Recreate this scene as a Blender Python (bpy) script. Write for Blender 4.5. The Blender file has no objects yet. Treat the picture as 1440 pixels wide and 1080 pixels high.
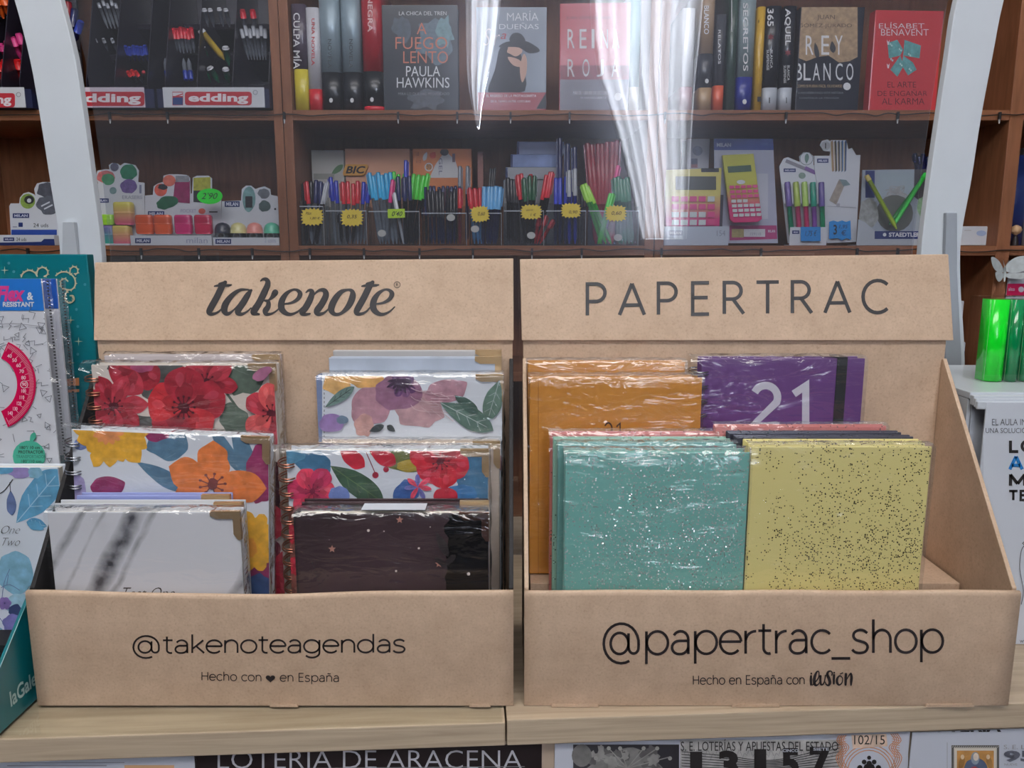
import bpy, bmesh, math, random
from mathutils import Vector, Matrix, Euler
S = bpy.context.scene
COL = S.collection
R = math.radians
PI = math.pi

# ------------------------------------------------------------------ camera
F_PX, PITCH, EYE = 1100.0, R(9.8), 1.35
cam_d = bpy.data.cameras.new('camera')
cam_d.sensor_width = 36.0
cam_d.lens = 36.0 * F_PX / 1440.0
cam_d.clip_start = 0.02
cam = bpy.data.objects.new('camera', cam_d)
COL.objects.link(cam)
cam.location = (0, 0, EYE)
cam.rotation_euler = (R(90) - PITCH, 0, 0)
S.camera = cam

# ------------------------------------------------------------------ world, lamps, exposure
W = bpy.data.worlds.new('world'); S.world = W; W.use_nodes = True
bg = W.node_tree.nodes['Background']
bg.inputs[0].default_value = (0.80, 0.88, 1.0, 1); bg.inputs[1].default_value = 0.20
S.view_settings.view_transform = 'Standard'
S.view_settings.look = 'None'
S.view_settings.exposure = -0.14
S.view_settings.gamma = 1.0
S.view_settings.use_curve_mapping = False
S.cycles.max_bounces = 10
S.cycles.transparent_max_bounces = 24

def area(name, loc, target, sx, sy, power, col):
    d = bpy.data.lights.new(name, 'AREA'); d.shape = 'RECTANGLE'
    d.size = sx; d.size_y = sy; d.energy = power; d.color = col
    o = bpy.data.objects.new(name, d); COL.objects.link(o)
    o.location = loc
    v = Vector(target) - Vector(loc)
    o.rotation_euler = v.to_track_quat('-Z', 'Y').to_euler()
    return o
area('ceiling_lamp', (-0.15, -0.35, EYE + 1.35), (0.0, 0.75, EYE - 0.2), 1.5, 0.5, 26.0, (1.0, 0.96, 0.92))
area('rear_fill', (0.2, -1.55, EYE + 1.55), (0.0, 1.2, EYE + 0.05), 2.4, 0.7, 3.0, (0.90, 0.95, 1.0))  # added soft fill high behind the camera, brightens the bookcase
area('bookcase_fill', (0.1, 0.75, EYE + 1.45), (0.0, 1.7, EYE + 0.2), 1.8, 0.25, 9.0, (1.0, 0.94, 0.88))  # added unseen fill above, aimed into the shelves to brighten them

# ------------------------------------------------------------------ pixel helpers (the camera's own geometry)
CP, SP = math.cos(PITCH), math.sin(PITCH)
def ray(px, py):
    u = (px - 720) / F_PX; v = (540 - py) / F_PX
    return Vector((u, CP + v * SP, -SP + v * CP))
def P(px, py, Y):
    d = ray(px, py); t = Y / d.y
    return Vector((d.x * t, Y, EYE + d.z * t))
def PZ(px, py, z):
    d = ray(px, py); t = (z - EYE) / d.z
    return Vector((d.x * t, d.y * t, z))
def X(px, py, Y): return P(px, py, Y).x
def Z(py, Y, px=720): return P(px, py, Y).z

# ------------------------------------------------------------------ materials
def lin(c):
    r = []
    for v in c[:3]:
        v /= 255.0
        r.append(v / 12.92 if v <= 0.04045 else ((v + 0.055) / 1.055) ** 2.4)
    return (*r, 1)
MATS = {}
def mat(name, rgb, rough=0.6, metal=0.0, coat=0.0, var=0.0, scale=60.0, bump=0.0, bscale=200.0, spec=0.5, stretch=None):
    if name in MATS: return MATS[name]
    m = bpy.data.materials.new(name); m.use_nodes = True
    N, L = m.node_tree.nodes, m.node_tree.links
    b = N['Principled BSDF']
    c = lin(rgb)
    b.inputs['Base Color'].default_value = c
    b.inputs['Roughness'].default_value = rough
    b.inputs['Metallic'].default_value = metal
    b.inputs['Coat Weight'].default_value = coat
    b.inputs['Coat Roughness'].default_value = 0.12
    b.inputs['Specular IOR Level'].default_value = spec
    m.diffuse_color = c
    if var or bump:
        tc = N.new('ShaderNodeTexCoord'); mp_ = N.new('ShaderNodeMapping')
        L.new(tc.outputs['Object'], mp_.inputs[0])
        if stretch: mp_.inputs['Scale'].default_value = stretch
    if var:
        n = N.new('ShaderNodeTexNoise'); n.inputs['Scale'].default_value = scale; n.inputs['Detail'].default_value = 6
        L.new(mp_.outputs[0], n.inputs['Vector'])
        r = N.new('ShaderNodeValToRGB')
        r.color_ramp.elements[0].position = 0.3; r.color_ramp.elements[1].position = 0.7
        r.color_ramp.elements[0].color = tuple(max(0, x * (1 - var)) for x in c[:3]) + (1,)
        r.color_ramp.elements[1].color = tuple(min(1, x * (1 + var)) for x in c[:3]) + (1,)
        L.new(n.outputs['Fac'], r.inputs[0]); L.new(r.outputs[0], b.inputs['Base Color'])
    if bump:
        n2 = N.new('ShaderNodeTexNoise'); n2.inputs['Scale'].default_value = bscale; n2.inputs['Detail'].default_value = 4
        L.new(mp_.outputs[0], n2.inputs['Vector'])
        bp = N.new('ShaderNodeBump'); bp.inputs['Strength'].default_value = bump; bp.inputs['Distance'].default_value = 0.001
        L.new(n2.outputs['Fac'], bp.inputs['Height']); L.new(bp.outputs[0], b.inputs['Normal'])
    MATS[name] = m
    return m
def col(rgb, rough=0.55, coat=0.0, metal=0.0):
    return mat('c_%d_%d_%d_%d_%d_%d' % (*rgb, rough * 100, coat * 100, metal * 100), rgb, rough, metal, coat)
def paint(rgb):      # watercolour print
    m = mat('print_%d_%d_%d' % tuple(rgb), rgb, 0.45, 0, 0.15, var=0.26, scale=110); m['rgb'] = list(rgb); return m

def kraft():
    m = bpy.data.materials.new('kraft_board'); m.use_nodes = True
    N, L = m.node_tree.nodes, m.node_tree.links
    b = N['Principled BSDF']; b.inputs['Roughness'].default_value = 0.62
    tc = N.new('ShaderNodeTexCoord')
    n1 = N.new('ShaderNodeTexNoise'); n1.inputs['Scale'].default_value = 38; n1.inputs['Detail'].default_value = 8; n1.inputs['Roughness'].default_value = 0.7
    n2 = N.new('ShaderNodeTexNoise'); n2.inputs['Scale'].default_value = 520; n2.inputs['Detail'].default_value = 3
    L.new(tc.outputs['Object'], n1.inputs['Vector']); L.new(tc.outputs['Object'], n2.inputs['Vector'])
    r = N.new('ShaderNodeValToRGB')
    r.color_ramp.elements[0].position = 0.3; r.color_ramp.elements[0].color = lin((182, 155, 130))
    r.color_ramp.elements[1].position = 0.72; r.color_ramp.elements[1].color = lin((205, 178, 153))
    L.new(n1.outputs['Fac'], r.inputs[0])
    r2 = N.new('ShaderNodeValToRGB')
    r2.color_ramp.elements[0].position = 0.27; r2.color_ramp.elements[0].color = (0.86, 0.83, 0.79, 1)
    r2.color_ramp.elements[1].position = 0.42; r2.color_ramp.elements[1].color = (1, 1, 1, 1)
    e = r2.color_ramp.elements.new(0.74); e.color = (1.08, 1.08, 1.08, 1)
    L.new(n2.outputs['Fac'], r2.inputs[0])
    mx = N.new('ShaderNodeMix'); mx.data_type = 'RGBA'; mx.blend_type = 'MULTIPLY'; mx.inputs[0].default_value = 1
    L.new(r.outputs[0], mx.inputs[6]); L.new(r2.outputs[0], mx.inputs[7]); L.new(mx.outputs[2], b.inputs['Base Color'])
    bp = N.new('ShaderNodeBump'); bp.inputs['Strength'].default_value = 0.18; bp.inputs['Distance'].default_value = 0.0006
    L.new(n1.outputs['Fac'], bp.inputs['Height']); L.new(bp.outputs[0], b.inputs['Normal'])
    return m
KRAFT = kraft()

def wood(name, c0, c1, rough, ring=14.0, stretch=(1, 12, 12), gloss=0.3):
    m = bpy.data.materials.new(name); m.use_nodes = True
    N, L = m.node_tree.nodes, m.node_tree.links
    b = N['Principled BSDF']; b.inputs['Roughness'].default_value = rough; b.inputs['Specular IOR Level'].default_value = gloss
    tc = N.new('ShaderNodeTexCoord'); mp_ = N.new('ShaderNodeMapping'); mp_.inputs['Scale'].default_value = stretch
    L.new(tc.outputs['Object'], mp_.inputs[0])
    n1 = N.new('ShaderNodeTexNoise'); n1.inputs['Scale'].default_value = ring; n1.inputs['Detail'].default_value = 7; n1.inputs['Distortion'].default_value = 0.6
    L.new(mp_.outputs[0], n1.inputs['Vector'])
    r = N.new('ShaderNodeValToRGB')
    r.color_ramp.elements[0].position = 0.32; r.color_ramp.elements[0].color = lin(c0)
    r.color_ramp.elements[1].position = 0.62; r.color_ramp.elements[1].color = lin(c1)
    L.new(n1.outputs['Fac'], r.inputs[0]); L.new(r.outputs[0], b.inputs['Base Color'])
    return m
OAK = wood('pale_oak', (172, 153, 130), (194, 176, 152), 0.5, 9, (1, 14, 26))
CHERRY = wood('cherry_laminate', (120, 76, 50), (136, 88, 60), 0.5, 10, (10, 10, 1.2))
CHERRY_H = wood('cherry_laminate_boards', (120, 76, 50), (138, 90, 62), 0.5, 10, (1.2, 10, 14))

def glassy(name, tint=(1, 1, 1), k=1.0, rough=0.0, bump=0.0, bscale=60, stretch=(1, 1, 1), haze=0.0, base=0.0):
    """clear sheet: lets light through, mirrors by Fresnel, optional faint milky haze"""
    m = bpy.data.materials.new(name); m.use_nodes = True
    N, L = m.node_tree.nodes, m.node_tree.links
    N.remove(N['Principled BSDF'])
    out = N['Material Output']
    tr = N.new('ShaderNodeBsdfTransparent'); tr.inputs[0].default_value = (*tint, 1)
    gl = N.new('ShaderNodeBsdfGlossy'); gl.inputs['Roughness'].default_value = rough
    fr = N.new('ShaderNodeFresnel'); fr.inputs[0].default_value = 1.5
    ma = N.new('ShaderNodeMath'); ma.operation = 'MULTIPLY_ADD'; ma.inputs[1].default_value = k; ma.inputs[2].default_value = base; ma.use_clamp = True
    L.new(fr.outputs[0], ma.inputs[0])
    gg = N.new('ShaderNodeNewGeometry'); nb_ = N.new('ShaderNodeMath'); nb_.operation = 'SUBTRACT'; nb_.inputs[0].default_value = 1.0
    L.new(gg.outputs['Backfacing'], nb_.inputs[1])
    mf = N.new('ShaderNodeMath'); mf.operation = 'MULTIPLY'; L.new(ma.outputs[0], mf.inputs[0]); L.new(nb_.outputs[0], mf.inputs[1])
    mx = N.new('ShaderNodeMixShader'); L.new(mf.outputs[0], mx.inputs[0])
    last = tr
    if haze:
        df = N.new('ShaderNodeBsdfDiffuse'); df.inputs[0].default_value = (0.75, 0.8, 0.9, 1)
        m2 = N.new('ShaderNodeMixShader'); m2.inputs[0].default_value = haze
        L.new(tr.outputs[0], m2.inputs[1]); L.new(df.outputs[0], m2.inputs[2]); last = m2
    L.new(last.outputs[0], mx.inputs[1]); L.new(gl.outputs[0], mx.inputs[2])
    L.new(mx.outputs[0], out.inputs[0])
    if bump:
        tc = N.new('ShaderNodeTexCoord'); mp_ = N.new('ShaderNodeMapping'); mp_.inputs['Scale'].default_value = stretch
        n = N.new('ShaderNodeTexNoise'); n.inputs['Scale'].default_value = bscale; n.inputs['Detail'].default_value = 3; n.inputs['Distortion'].default_value = 0.8
        bp = N.new('ShaderNodeBump'); bp.inputs['Strength'].default_value = bump; bp.inputs['Distance'].default_value = 0.009
        L.new(tc.outputs['Object'], mp_.inputs[0]); L.new(mp_.outputs[0], n.inputs['Vector'])
        L.new(n.outputs['Fac'], bp.inputs['Height']); L.new(bp.outputs[0], gl.inputs['Normal']); L.new(bp.outputs[0], fr.inputs['Normal'])
    return m
ACRYLIC = glassy('acrylic_screen', (0.88, 0.89, 0.92), 2.7, haze=0.028)
GLASS = glassy('clear_glass_sheet', (0.965, 0.975, 0.965), 1.0)
BIN = glassy('clear_plastic_bin', (0.88, 0.90, 0.92), 1.2, 0.04, haze=0.008)
WRAP = glassy('shrink_wrap', (0.98, 0.98, 0.98), 1.6, 0.10, bump=0.55, bscale=22, stretch=(1, 1, 3.2), haze=0.012, base=0.01)
WRAPT = glassy('shrink_wrap_seam', (0.92, 0.92, 0.92), 1.4, 0.14, bump=0.9, bscale=60, stretch=(1, 1, 1), haze=0.10, base=0.05)

def marble():
    m = bpy.data.materials.new('marble_print'); m.use_nodes = True
    N, L = m.node_tree.nodes, m.node_tree.links
    b = N['Principled BSDF']; b.inputs['Roughness'].default_value = 0.4; b.inputs['Coat Weight'].default_value = 0.2
    tc = N.new('ShaderNodeTexCoord'); n = N.new('ShaderNodeTexNoise'); n.inputs['Scale'].default_value = 9; n.inputs['Detail'].default_value = 8
    L.new(tc.outputs['Object'], n.inputs['Vector'])
    sx = N.new('ShaderNodeSeparateXYZ'); L.new(tc.outputs['Object'], sx.inputs[0])
    def math_(op, a, c, d=None):
        q = N.new('ShaderNodeMath'); q.operation = op
        for i, v in enumerate((a, c, d)):
            if v is None: continue
            if isinstance(v, (int, float)): q.inputs[i].default_value = v
            else: L.new(v, q.inputs[i])
        return q.outputs[0]
    nz = math_('SUBTRACT', n.outputs['Fac'], 0.5)
    # diagonal coordinate running up to the right
    diag = math_('SUBTRACT', math_('MULTIPLY', sx.outputs[0], 0.86), math_('MULTIPLY', sx.outputs[2], 0.51))
    dist = math_('MULTIPLY_ADD', nz, 0.035, diag)
    total = None
    nf = N.new('ShaderNodeTexNoise'); nf.inputs['Scale'].default_value = 60; nf.inputs['Detail'].default_value = 8
    L.new(tc.outputs['Object'], nf.inputs['Vector'])
    for c, w, s in ((-0.0127, 0.009, 0.95), (-0.052, 0.0045, 0.7), (0.077, 0.006, 0.6), (-0.001, 0.003, 0.55), (-0.035, 0.002, 0.3)):
        a = math_('ABSOLUTE', math_('SUBTRACT', dist, c), 0)
        f = math_('MAXIMUM', math_('SUBTRACT', 1.0, math_('DIVIDE', a, w)), 0.0)
        f = math_('MULTIPLY', math_('POWER', f, 0.8), s)
        total = f if total is None else math_('MAXIMUM', total, f)
    total = math_('MULTIPLY', total, math_('MULTIPLY_ADD', nf.outputs['Fac'], 2.6, -0.35))
    n3 = N.new('ShaderNodeTexNoise'); n3.inputs['Scale'].default_value = 16; n3.inputs['Detail'].default_value = 6
    L.new(tc.outputs['Object'], n3.inputs['Vector'])
    cl = math_('MAXIMUM', math_('MULTIPLY_ADD', n3.outputs['Fac'], 1.2, -0.68), 0.0)
    total = math_('ADD', total, cl)
    r = N.new('ShaderNodeValToRGB')
    r.color_ramp.elements[0].color = lin((222, 224, 231)); r.color_ramp.elements[1].color = lin((70, 72, 80))
    L.new(total, r.inputs[0]); L.new(r.outputs[0], b.inputs['Base Color'])
    return m

def glitter(name, base, n_dens, dark=(30, 28, 30), metallic=0.9):
    m = bpy.data.materials.new(name); m.use_nodes = True
    N, L = m.node_tree.nodes, m.node_tree.links
    b = N['Principled BSDF']; out = N['Material Output']
    b.inputs['Base Color'].default_value = lin(base); b.inputs['Roughness'].default_value = 0.38; b.inputs['Coat Weight'].default_value = 0.4; b.inputs['Coat Roughness'].default_value = 0.2
    f = N.new('ShaderNodeBsdfPrincipled'); f.inputs['Metallic'].default_value = metallic; f.inputs['Roughness'].default_value = 0.25
    f.inputs['Base Color'].default_value = lin((190, 185, 180))
    tc = N.new('ShaderNodeTexCoord')
    v = N.new('ShaderNodeTexVoronoi'); v.inputs['Scale'].default_value = 760; v.inputs['Randomness'].default_value = 1
    L.new(tc.outputs['Object'], v.inputs['Vector'])
    sc = N.new('ShaderNodeSeparateColor'); L.new(v.outputs['Color'], sc.inputs[0])
    # flakes gather round the middle of the cover
    vm = N.new('ShaderNodeVectorMath'); vm.operation = 'DISTANCE'; vm.inputs[1].default_value = n_dens[:3]
    mpp = N.new('ShaderNodeMapping'); mpp.inputs['Scale'].default_value = (1, 0, 0.8); L.new(tc.outputs['Object'], mpp.inputs[0]); L.new(mpp.outputs[0], vm.inputs[0])
    nz = N.new('ShaderNodeTexNoise'); nz.inputs['Scale'].default_value = 45; nz.inputs['Detail'].default_value = 3; L.new(tc.outputs['Object'], nz.inputs['Vector'])
    a = N.new('ShaderNodeMath'); a.operation = 'MULTIPLY_ADD'; a.inputs[1].default_value = 3.6; a.inputs[2].default_value = n_dens[3]
    L.new(vm.outputs['Value'], a.inputs[0])
    a2 = N.new('ShaderNodeMath'); a2.operation = 'MULTIPLY_ADD'; a2.inputs[1].default_value = -0.9; L.new(nz.outputs['Fac'], a2.inputs[0]); L.new(a.outputs[0], a2.inputs[2])
    g = N.new('ShaderNodeMath'); g.operation = 'GREATER_THAN'; L.new(sc.outputs[0], g.inputs[0]); L.new(a2.outputs[0], g.inputs[1])
    d = N.new('ShaderNodeMath'); d.operation = 'LESS_THAN'; L.new(v.outputs['Distance'], d.inputs[0]); d.inputs[1].default_value = 0.42
    an = N.new('ShaderNodeMath'); an.operation = 'MULTIPLY'; L.new(g.outputs[0], an.inputs[0]); L.new(d.outputs[0], an.inputs[1])
    geo = N.new('ShaderNodeNewGeometry')
    s1 = N.new('ShaderNodeVectorMath'); s1.operation = 'SUBTRACT'; s1.inputs[1].default_value = (0.5, 0.5, 0.5); L.new(v.outputs['Color'], s1.inputs[0])
    s2 = N.new('ShaderNodeVectorMath'); s2.operation = 'MULTIPLY_ADD'; s2.inputs[1].default_value = (1.0, 0.6, 1.5); L.new(s1.outputs[0], s2.inputs[0]); L.new(geo.outputs['Normal'], s2.inputs[2])
    s3 = N.new('ShaderNodeVectorMath'); s3.operation = 'NORMALIZE'; L.new(s2.outputs[0], s3.inputs[0]); L.new(s3.outputs[0], f.inputs['Normal'])
    mx = N.new('ShaderNodeMixShader'); L.new(an.outputs[0], mx.inputs[0]); L.new(b.outputs[0], mx.inputs[1]); L.new(f.outputs[0], mx.inputs[2])
    L.new(mx.outputs[0], out.inputs[0])
    f.inputs['Base Color'].default_value = lin(dark)
    return m

PAGES = mat('page_edges', (222, 216, 202), 0.8, var=0.15, scale=30, stretch=(1, 60, 1))
WHITE = col((226, 229, 235)); BLACK = col((18, 18, 21)); INK = col((26, 22, 22), 0.6)
GOLD = mat('brass_corner', (206, 176, 136), 0.4, 0.75)
ROSE = mat('rose_wire', (176, 118, 96), 0.28, 1.0); STEEL = mat('steel_wire', (170, 172, 178), 0.25, 1.0)
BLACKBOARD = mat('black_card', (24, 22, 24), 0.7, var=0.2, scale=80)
POST = mat('white_foam_board', (205, 212, 220), 0.55, var=0.04, scale=12)

# ------------------------------------------------------------------ object helpers
MW = {}
def register(o, loc, rot=(0, 0, 0)):
    MW[o.name] = Matrix.Translation(Vector(loc)) @ Euler(rot).to_matrix().to_4x4()
def thing(name, label, cat, loc=(0, 0, 0), rot=(0, 0, 0), group=None):
    o = bpy.data.objects.new(name, None); COL.objects.link(o)
    o.empty_display_size = 0.02
    o.location = loc; o.rotation_euler = rot
    o['label'] = label; o['category'] = cat
    if group: o['group'] = group
    register(o, loc, rot)
    return o
def tag(o, label, cat, group=None):
    o['label'] = label; o['category'] = cat
    if group: o['group'] = group
    return o
def mp(root, px, py, y=0.0):
    """where the sight line through a pixel meets the plane y of a thing's own frame -> (x, z)"""
    M = MW[root.name].inverted()
    o = M @ Vector((0, 0, EYE)); d = (M.to_3x3() @ ray(px, py))
    t = (y - o.y) / d.y
    q = o + d * t
    return q.x, q.z

class B:
    """mesh builder with several materials"""
    def __init__(s): s.v = []; s.f = []; s.m = []; s.mats = []; s.sm = []
    def mi(s, m):
        if m not in s.mats: s.mats.append(m)
        return s.mats.index(m)
    def face(s, pts, m, smooth=False):
        i = len(s.v); s.v += [tuple(p) for p in pts]
        s.f.append(tuple(range(i, i + len(pts)))); s.m.append(s.mi(m)); s.sm.append(smooth)
    def box(s, x0, x1, y0, y1, z0, z1, m):
        i = len(s.v)
        s.v += [(x0, y0, z0), (x1, y0, z0), (x1, y1, z0), (x0, y1, z0), (x0, y0, z1), (x1, y0, z1), (x1, y1, z1), (x0, y1, z1)]
        for q in ((0, 1, 5, 4), (1, 2, 6, 5), (2, 3, 7, 6), (3, 0, 4, 7), (4, 5, 6, 7), (3, 2, 1, 0)):
            s.f.append(tuple(i + k for k in q)); s.m.append(s.mi(m)); s.sm.append(False)
        return s
    def prism(s, poly, y0, y1, m, side=None):      # poly in x,z; extruded along y
        n = len(poly); i = len(s.v)
        s.v += [(x, y0, z) for x, z in poly] + [(x, y1, z) for x, z in poly]
        s.f.append(tuple(range(i, i + n))); s.f.append(tuple(range(i + 2 * n - 1, i + n - 1, -1)))
        k = s.mi(m); s.m += [k, k]; s.sm += [False, False]
        ks = s.mi(side or m)
        for a in range(n):
            b = (a + 1) % n
            s.f.append((i + a, i + n + a, i + n + b, i + b)); s.m.append(ks); s.sm.append(False)
        return s
    def prism_x(s, poly, x0, x1, m):               # poly in y,z; extruded along x
        n = len(poly); i = len(s.v)
        s.v += [(x0, y, z) for y, z in poly] + [(x1, y, z) for y, z in poly]
        k = s.mi(m)
        s.f.append(tuple(range(i, i + n))); s.f.append(tuple(range(i + 2 * n - 1, i + n - 1, -1))); s.m += [k, k]; s.sm += [False, False]
        for a in range(n):
            b = (a + 1) % n
            s.f.append((i + a, i + n + a, i + n + b, i + b)); s.m.append(k); s.sm.append(False)
        return s
    def prism_z(s, poly, z0, z1, m, smooth=False):
        n = len(poly); i = len(s.v)
        s.v += [(x, y, z0) for x, y in poly] + [(x, y, z1) for x, y in poly]
        k = s.mi(m)
        s.f.append(tuple(range(i, i + n))); s.f.append(tuple(range(i + 2 * n - 1, i + n - 1, -1))); s.m += [k, k]; s.sm += [False, False]
        for a in range(n):
            b = (a + 1) % n
            s.f.append((i + a, i + n + a, i + n + b, i + b)); s.m.append(k); s.sm.append(smooth)
        return s
    def tube(s, pts, r, m, n=8, closed=False, caps=True):
        pts = [Vector(p) for p in pts]; rs = r if isinstance(r, (list, tuple)) else [r] * len(pts)
        i0 = len(s.v); k = s.mi(m); c = len(pts)
        up = Vector((0, 0, 1))
        for j, p in enumerate(pts):
            a = pts[(j - 1) % c] if (closed or j) else p
            b = pts[(j + 1) % c] if (closed or j < c - 1) else p
            t = (b - a).normalized() if (b - a).length > 1e-9 else Vector((0, 0, 1))
            q = up if abs(t.dot(up)) < 0.95 else Vector((1, 0, 0))
            u = t.cross(q).normalized(); w = t.cross(u).normalized()
            for h in range(n):
                an = 2 * PI * h / n
                s.v.append(tuple(p + (u * math.cos(an) + w * math.sin(an)) * rs[j]))
        for j in range(c if closed else c - 1):
            for h in range(n):
                a = i0 + j * n + h; b = i0 + j * n + (h + 1) % n
                a2 = i0 + ((j + 1) % c) * n + h; b2 = i0 + ((j + 1) % c) * n + (h + 1) % n
                s.f.append((a, b, b2, a2)); s.m.append(k); s.sm.append(True)
        if caps and not closed:
            s.f.append(tuple(i0 + h for h in range(n))); s.f.append(tuple(i0 + (c - 1) * n + h for h in reversed(range(n))))
            s.m += [k, k]; s.sm += [False, False]
        return s
    def mesh(s, name):
        me = bpy.data.meshes.new(name)
        me.from_pydata(s.v, [], s.f)
        for m in s.mats: me.materials.append(m)
        me.polygons.foreach_set('material_index', s.m)
        me.polygons.foreach_set('use_smooth', s.sm)
        me.update()
        return me
    def obj(s, name, parent=None, bevel=0.0, seg=2, loc=None):
        me = s.mesh(name)
        if bevel:
            bm = bmesh.new(); bm.from_mesh(me)
            bmesh.ops.recalc_face_normals(bm, faces=bm.faces)
            es = [e for e in bm.edges if len(e.link_faces) == 2 and e.calc_face_angle(0) > 0.6]
            bmesh.ops.bevel(bm, geom=es, offset=bevel, segments=seg, affect='EDGES', profile=0.6, clamp_overlap=True)
            bm.to_mesh(me); bm.free()
        o = bpy.data.objects.new(name, me); COL.objects.link(o)
        if parent is not None: o.parent = parent
        if loc is not None:
            o.location = loc
        if parent is None: register(o, loc or (0, 0, 0))
        return o
def blk(parent, name, x0, x1, y0, y1, z0, z1, m, bevel=0.0, seg=2):
    return B().box(x0, x1, y0, y1, z0, z1, m).obj(name, parent, bevel, seg)
def structure(o):
    o['kind'] = 'structure'; return o

# ------------------------------------------------------------------ drawing: strokes, glyphs, prints
def arc(cx, cy, rx, ry, a0, a1, n=None):
    n = n or max(4, int(abs(a1 - a0) / 14))
    return [(cx + rx * math.cos(R(a0 + (a1 - a0) * i / n)), cy + ry * math.sin(R(a0 + (a1 - a0) * i / n))) for i in range(n + 1)]
def smooth(pts, k=5, closed=False):
    n = len(pts); out = []
    rng = range(n if closed else n - 1)
    for i in rng:
        if closed: p0, p1, p2, p3 = pts[(i - 1) % n], pts[i], pts[(i + 1) % n], pts[(i + 2) % n]
        else: p0, p1, p2, p3 = pts[max(0, i - 1)], pts[i], pts[i + 1], pts[min(n - 1, i + 2)]
        for j in range(k):
            t = j / k
            out.append(tuple(0.5 * ((2 * b) + (-a + c) * t + (2 * a - 5 * b + 4 * c - d) * t * t + (-a + 3 * b - 3 * c + d) * t ** 3) for a, b, c, d in zip(p0, p1, p2, p3)))
    if not closed: out.append(tuple(pts[-1]))
    return out
BOWL = arc(.29, .26, .26, .26, 0, 360)
ARCH = arc(.28, .30, .21, .22, 180, 0) + [(.49, 0)]
G = {
 'o': (.58, [BOWL]), 'c': (.50, [arc(.29, .26, .26, .26, 42, 318)]),
 'a': (.53, [arc(.26, .33, .19, .19, 150, 0) + [(.45, 0)], [(.45, .30), (.24, .30)] + arc(.22, .15, .17, .15, 90, 270) + arc(.25, .18, .2, .18, 280, 350)]),
 'd': (.63, [BOWL, [(.55, 0), (.55, .76)]]),
 'e': (.57, [[(.03, .275), (.55, .275)], arc(.29, .26, .26, .26, 3, 318)]),
 'g': (.63, [BOWL, [(.55, .52), (.55, .02)] + arc(.30, .0, .25, .2, 0, -145)]),
 'h': (.56, [[(.07, 0), (.07, .76)], ARCH]), 'n': (.56, [[(.07, 0), (.07, .52)], ARCH]),
 'k': (.50, [[(.07, 0), (.07, .76)], [(.08, .17), (.44, .52)], [(.2, .28), (.47, 0)]]),
 'p': (.63, [[(.07, -.22), (.07, .52)], [(x + .05, y) for x, y in BOWL]]),
 'r': (.34, [[(.07, 0), (.07, .52)], arc(.32, .28, .25, .23, 175, 88)]),
 's': (.46, [smooth([(.40, .45), (.31, .51), (.2, .52), (.09, .47), (.06, .38), (.12, .30), (.24, .265), (.36, .22), (.41, .13), (.35, .03), (.22, 0), (.1, .02), (.03, .08)], 3)]),
 't': (.37, [[(.15, .67), (.15, .13)] + arc(.28, .13, .13, .13, 190, 290), [(.02, .52), (.34, .52)]]),
 'l': (.18, [[(.08, 0), (.08, .76)]]), 'i': (.18, [[(.08, 0), (.08, .52)], [(.08, .68), (.08, .73)]]),
 'u': (.56, [[(.07, .52)] + arc(.28, .22, .21, .22, 180, 360) + [(.49, .52)], [(.49, .52), (.49, 0)]]),
 'm': (.86, [[(.07, 0), (.07, .52)], arc(.25, .32, .18, .2, 180, 0) + [(.43, 0)], arc(.61, .32, .18, .2, 180, 0) + [(.79, 0)]]),
 '@': (1.0, [arc(.47, .25, .43, .45, 298, -6), arc(.43, .25, .22, .24, 0, 360), [(.65, .48), (.65, .15)] + arc(.775, .15, .12, .13, 190, 350) + [(.90, .24)]]),
 '_': (.46, [[(.0, -.12), (.46, -.12)]]),
 'P': (.56, [[(.07, 0), (.07, .7), (.27, .7)] + arc(.27, .505, .21, .195, 80, -80) + [(.27, .31), (.07, .31)]]),
 'A': (.62, [[(.02, 0), (.31, .7)], [(.31, .7), (.60, 0)], [(.11, .22), (.51, .22)]]),
 'E': (.50, [[(.45, .7), (.07, .7), (.07, 0), (.45, 0)], [(.07, .37), (.42, .37)]]),
 'R': (.57, [[(.07, 0), (.07, .7), (.26, .7)] + arc(.26, .515, .2, .185, 80, -80) + [(.26, .33), (.07, .33)], [(.27, .33), (.52, 0)]]),
 'T': (.54, [[(.01, .7), (.53, .7)], [(.27, 0), (.27, .7)]]),
 'L': (.44, [[(.07, .7), (.07, 0), (.42, 0)]]), 'M': (.80, [[(.07, 0), (.07, .7)], [(.07, .68), (.39, .12)], [(.39, .12), (.71, .68)], [(.71, .7), (.71, 0)]]), 'S': (.5, [smooth([(.43, .6), (.34, .68), (.22, .7), (.1, .64), (.07, .53), (.13, .42), (.26, .36), (.4, .29), (.44, .17), (.37, .05), (.23, 0), (.1, .03), (.04, .1)], 3)]), 'B': (.56, [[(.07, 0), (.07, .7), (.25, .7)] + arc(.25, .53, .19, .17, 80, -80) + [(.07, .36)], [(.25, .36)] + arc(.27, .18, .22, .18, 80, -80) + [(.07, 0)]]),
 'C': (.62, [arc(.39, .35, .34, .36, 48, 312)]),
 'H': (.64, [[(.07, 0), (.07, .7)], [(.57, 0), (.57, .7)], [(.07, .36), (.57, .36)]]),
 'O': (.72, [arc(.36, .35, .33, .36, 0, 360)]),
 '2': (.52, [arc(.25, .49, .2, .21, 155, -25) + [(.04, .0), (.48, .0)]]),
 '1': (.42, [[(.06, .55), (.26, .69), (.26, 0)]]),
 ' ': (.26, []),
 '~n': (.56, [[(.07, 0), (.07, .52)], ARCH, smooth([(.14, .64), (.21, .70), (.30, .655), (.40, .70)], 3)]),
}
_tc = {}
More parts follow.
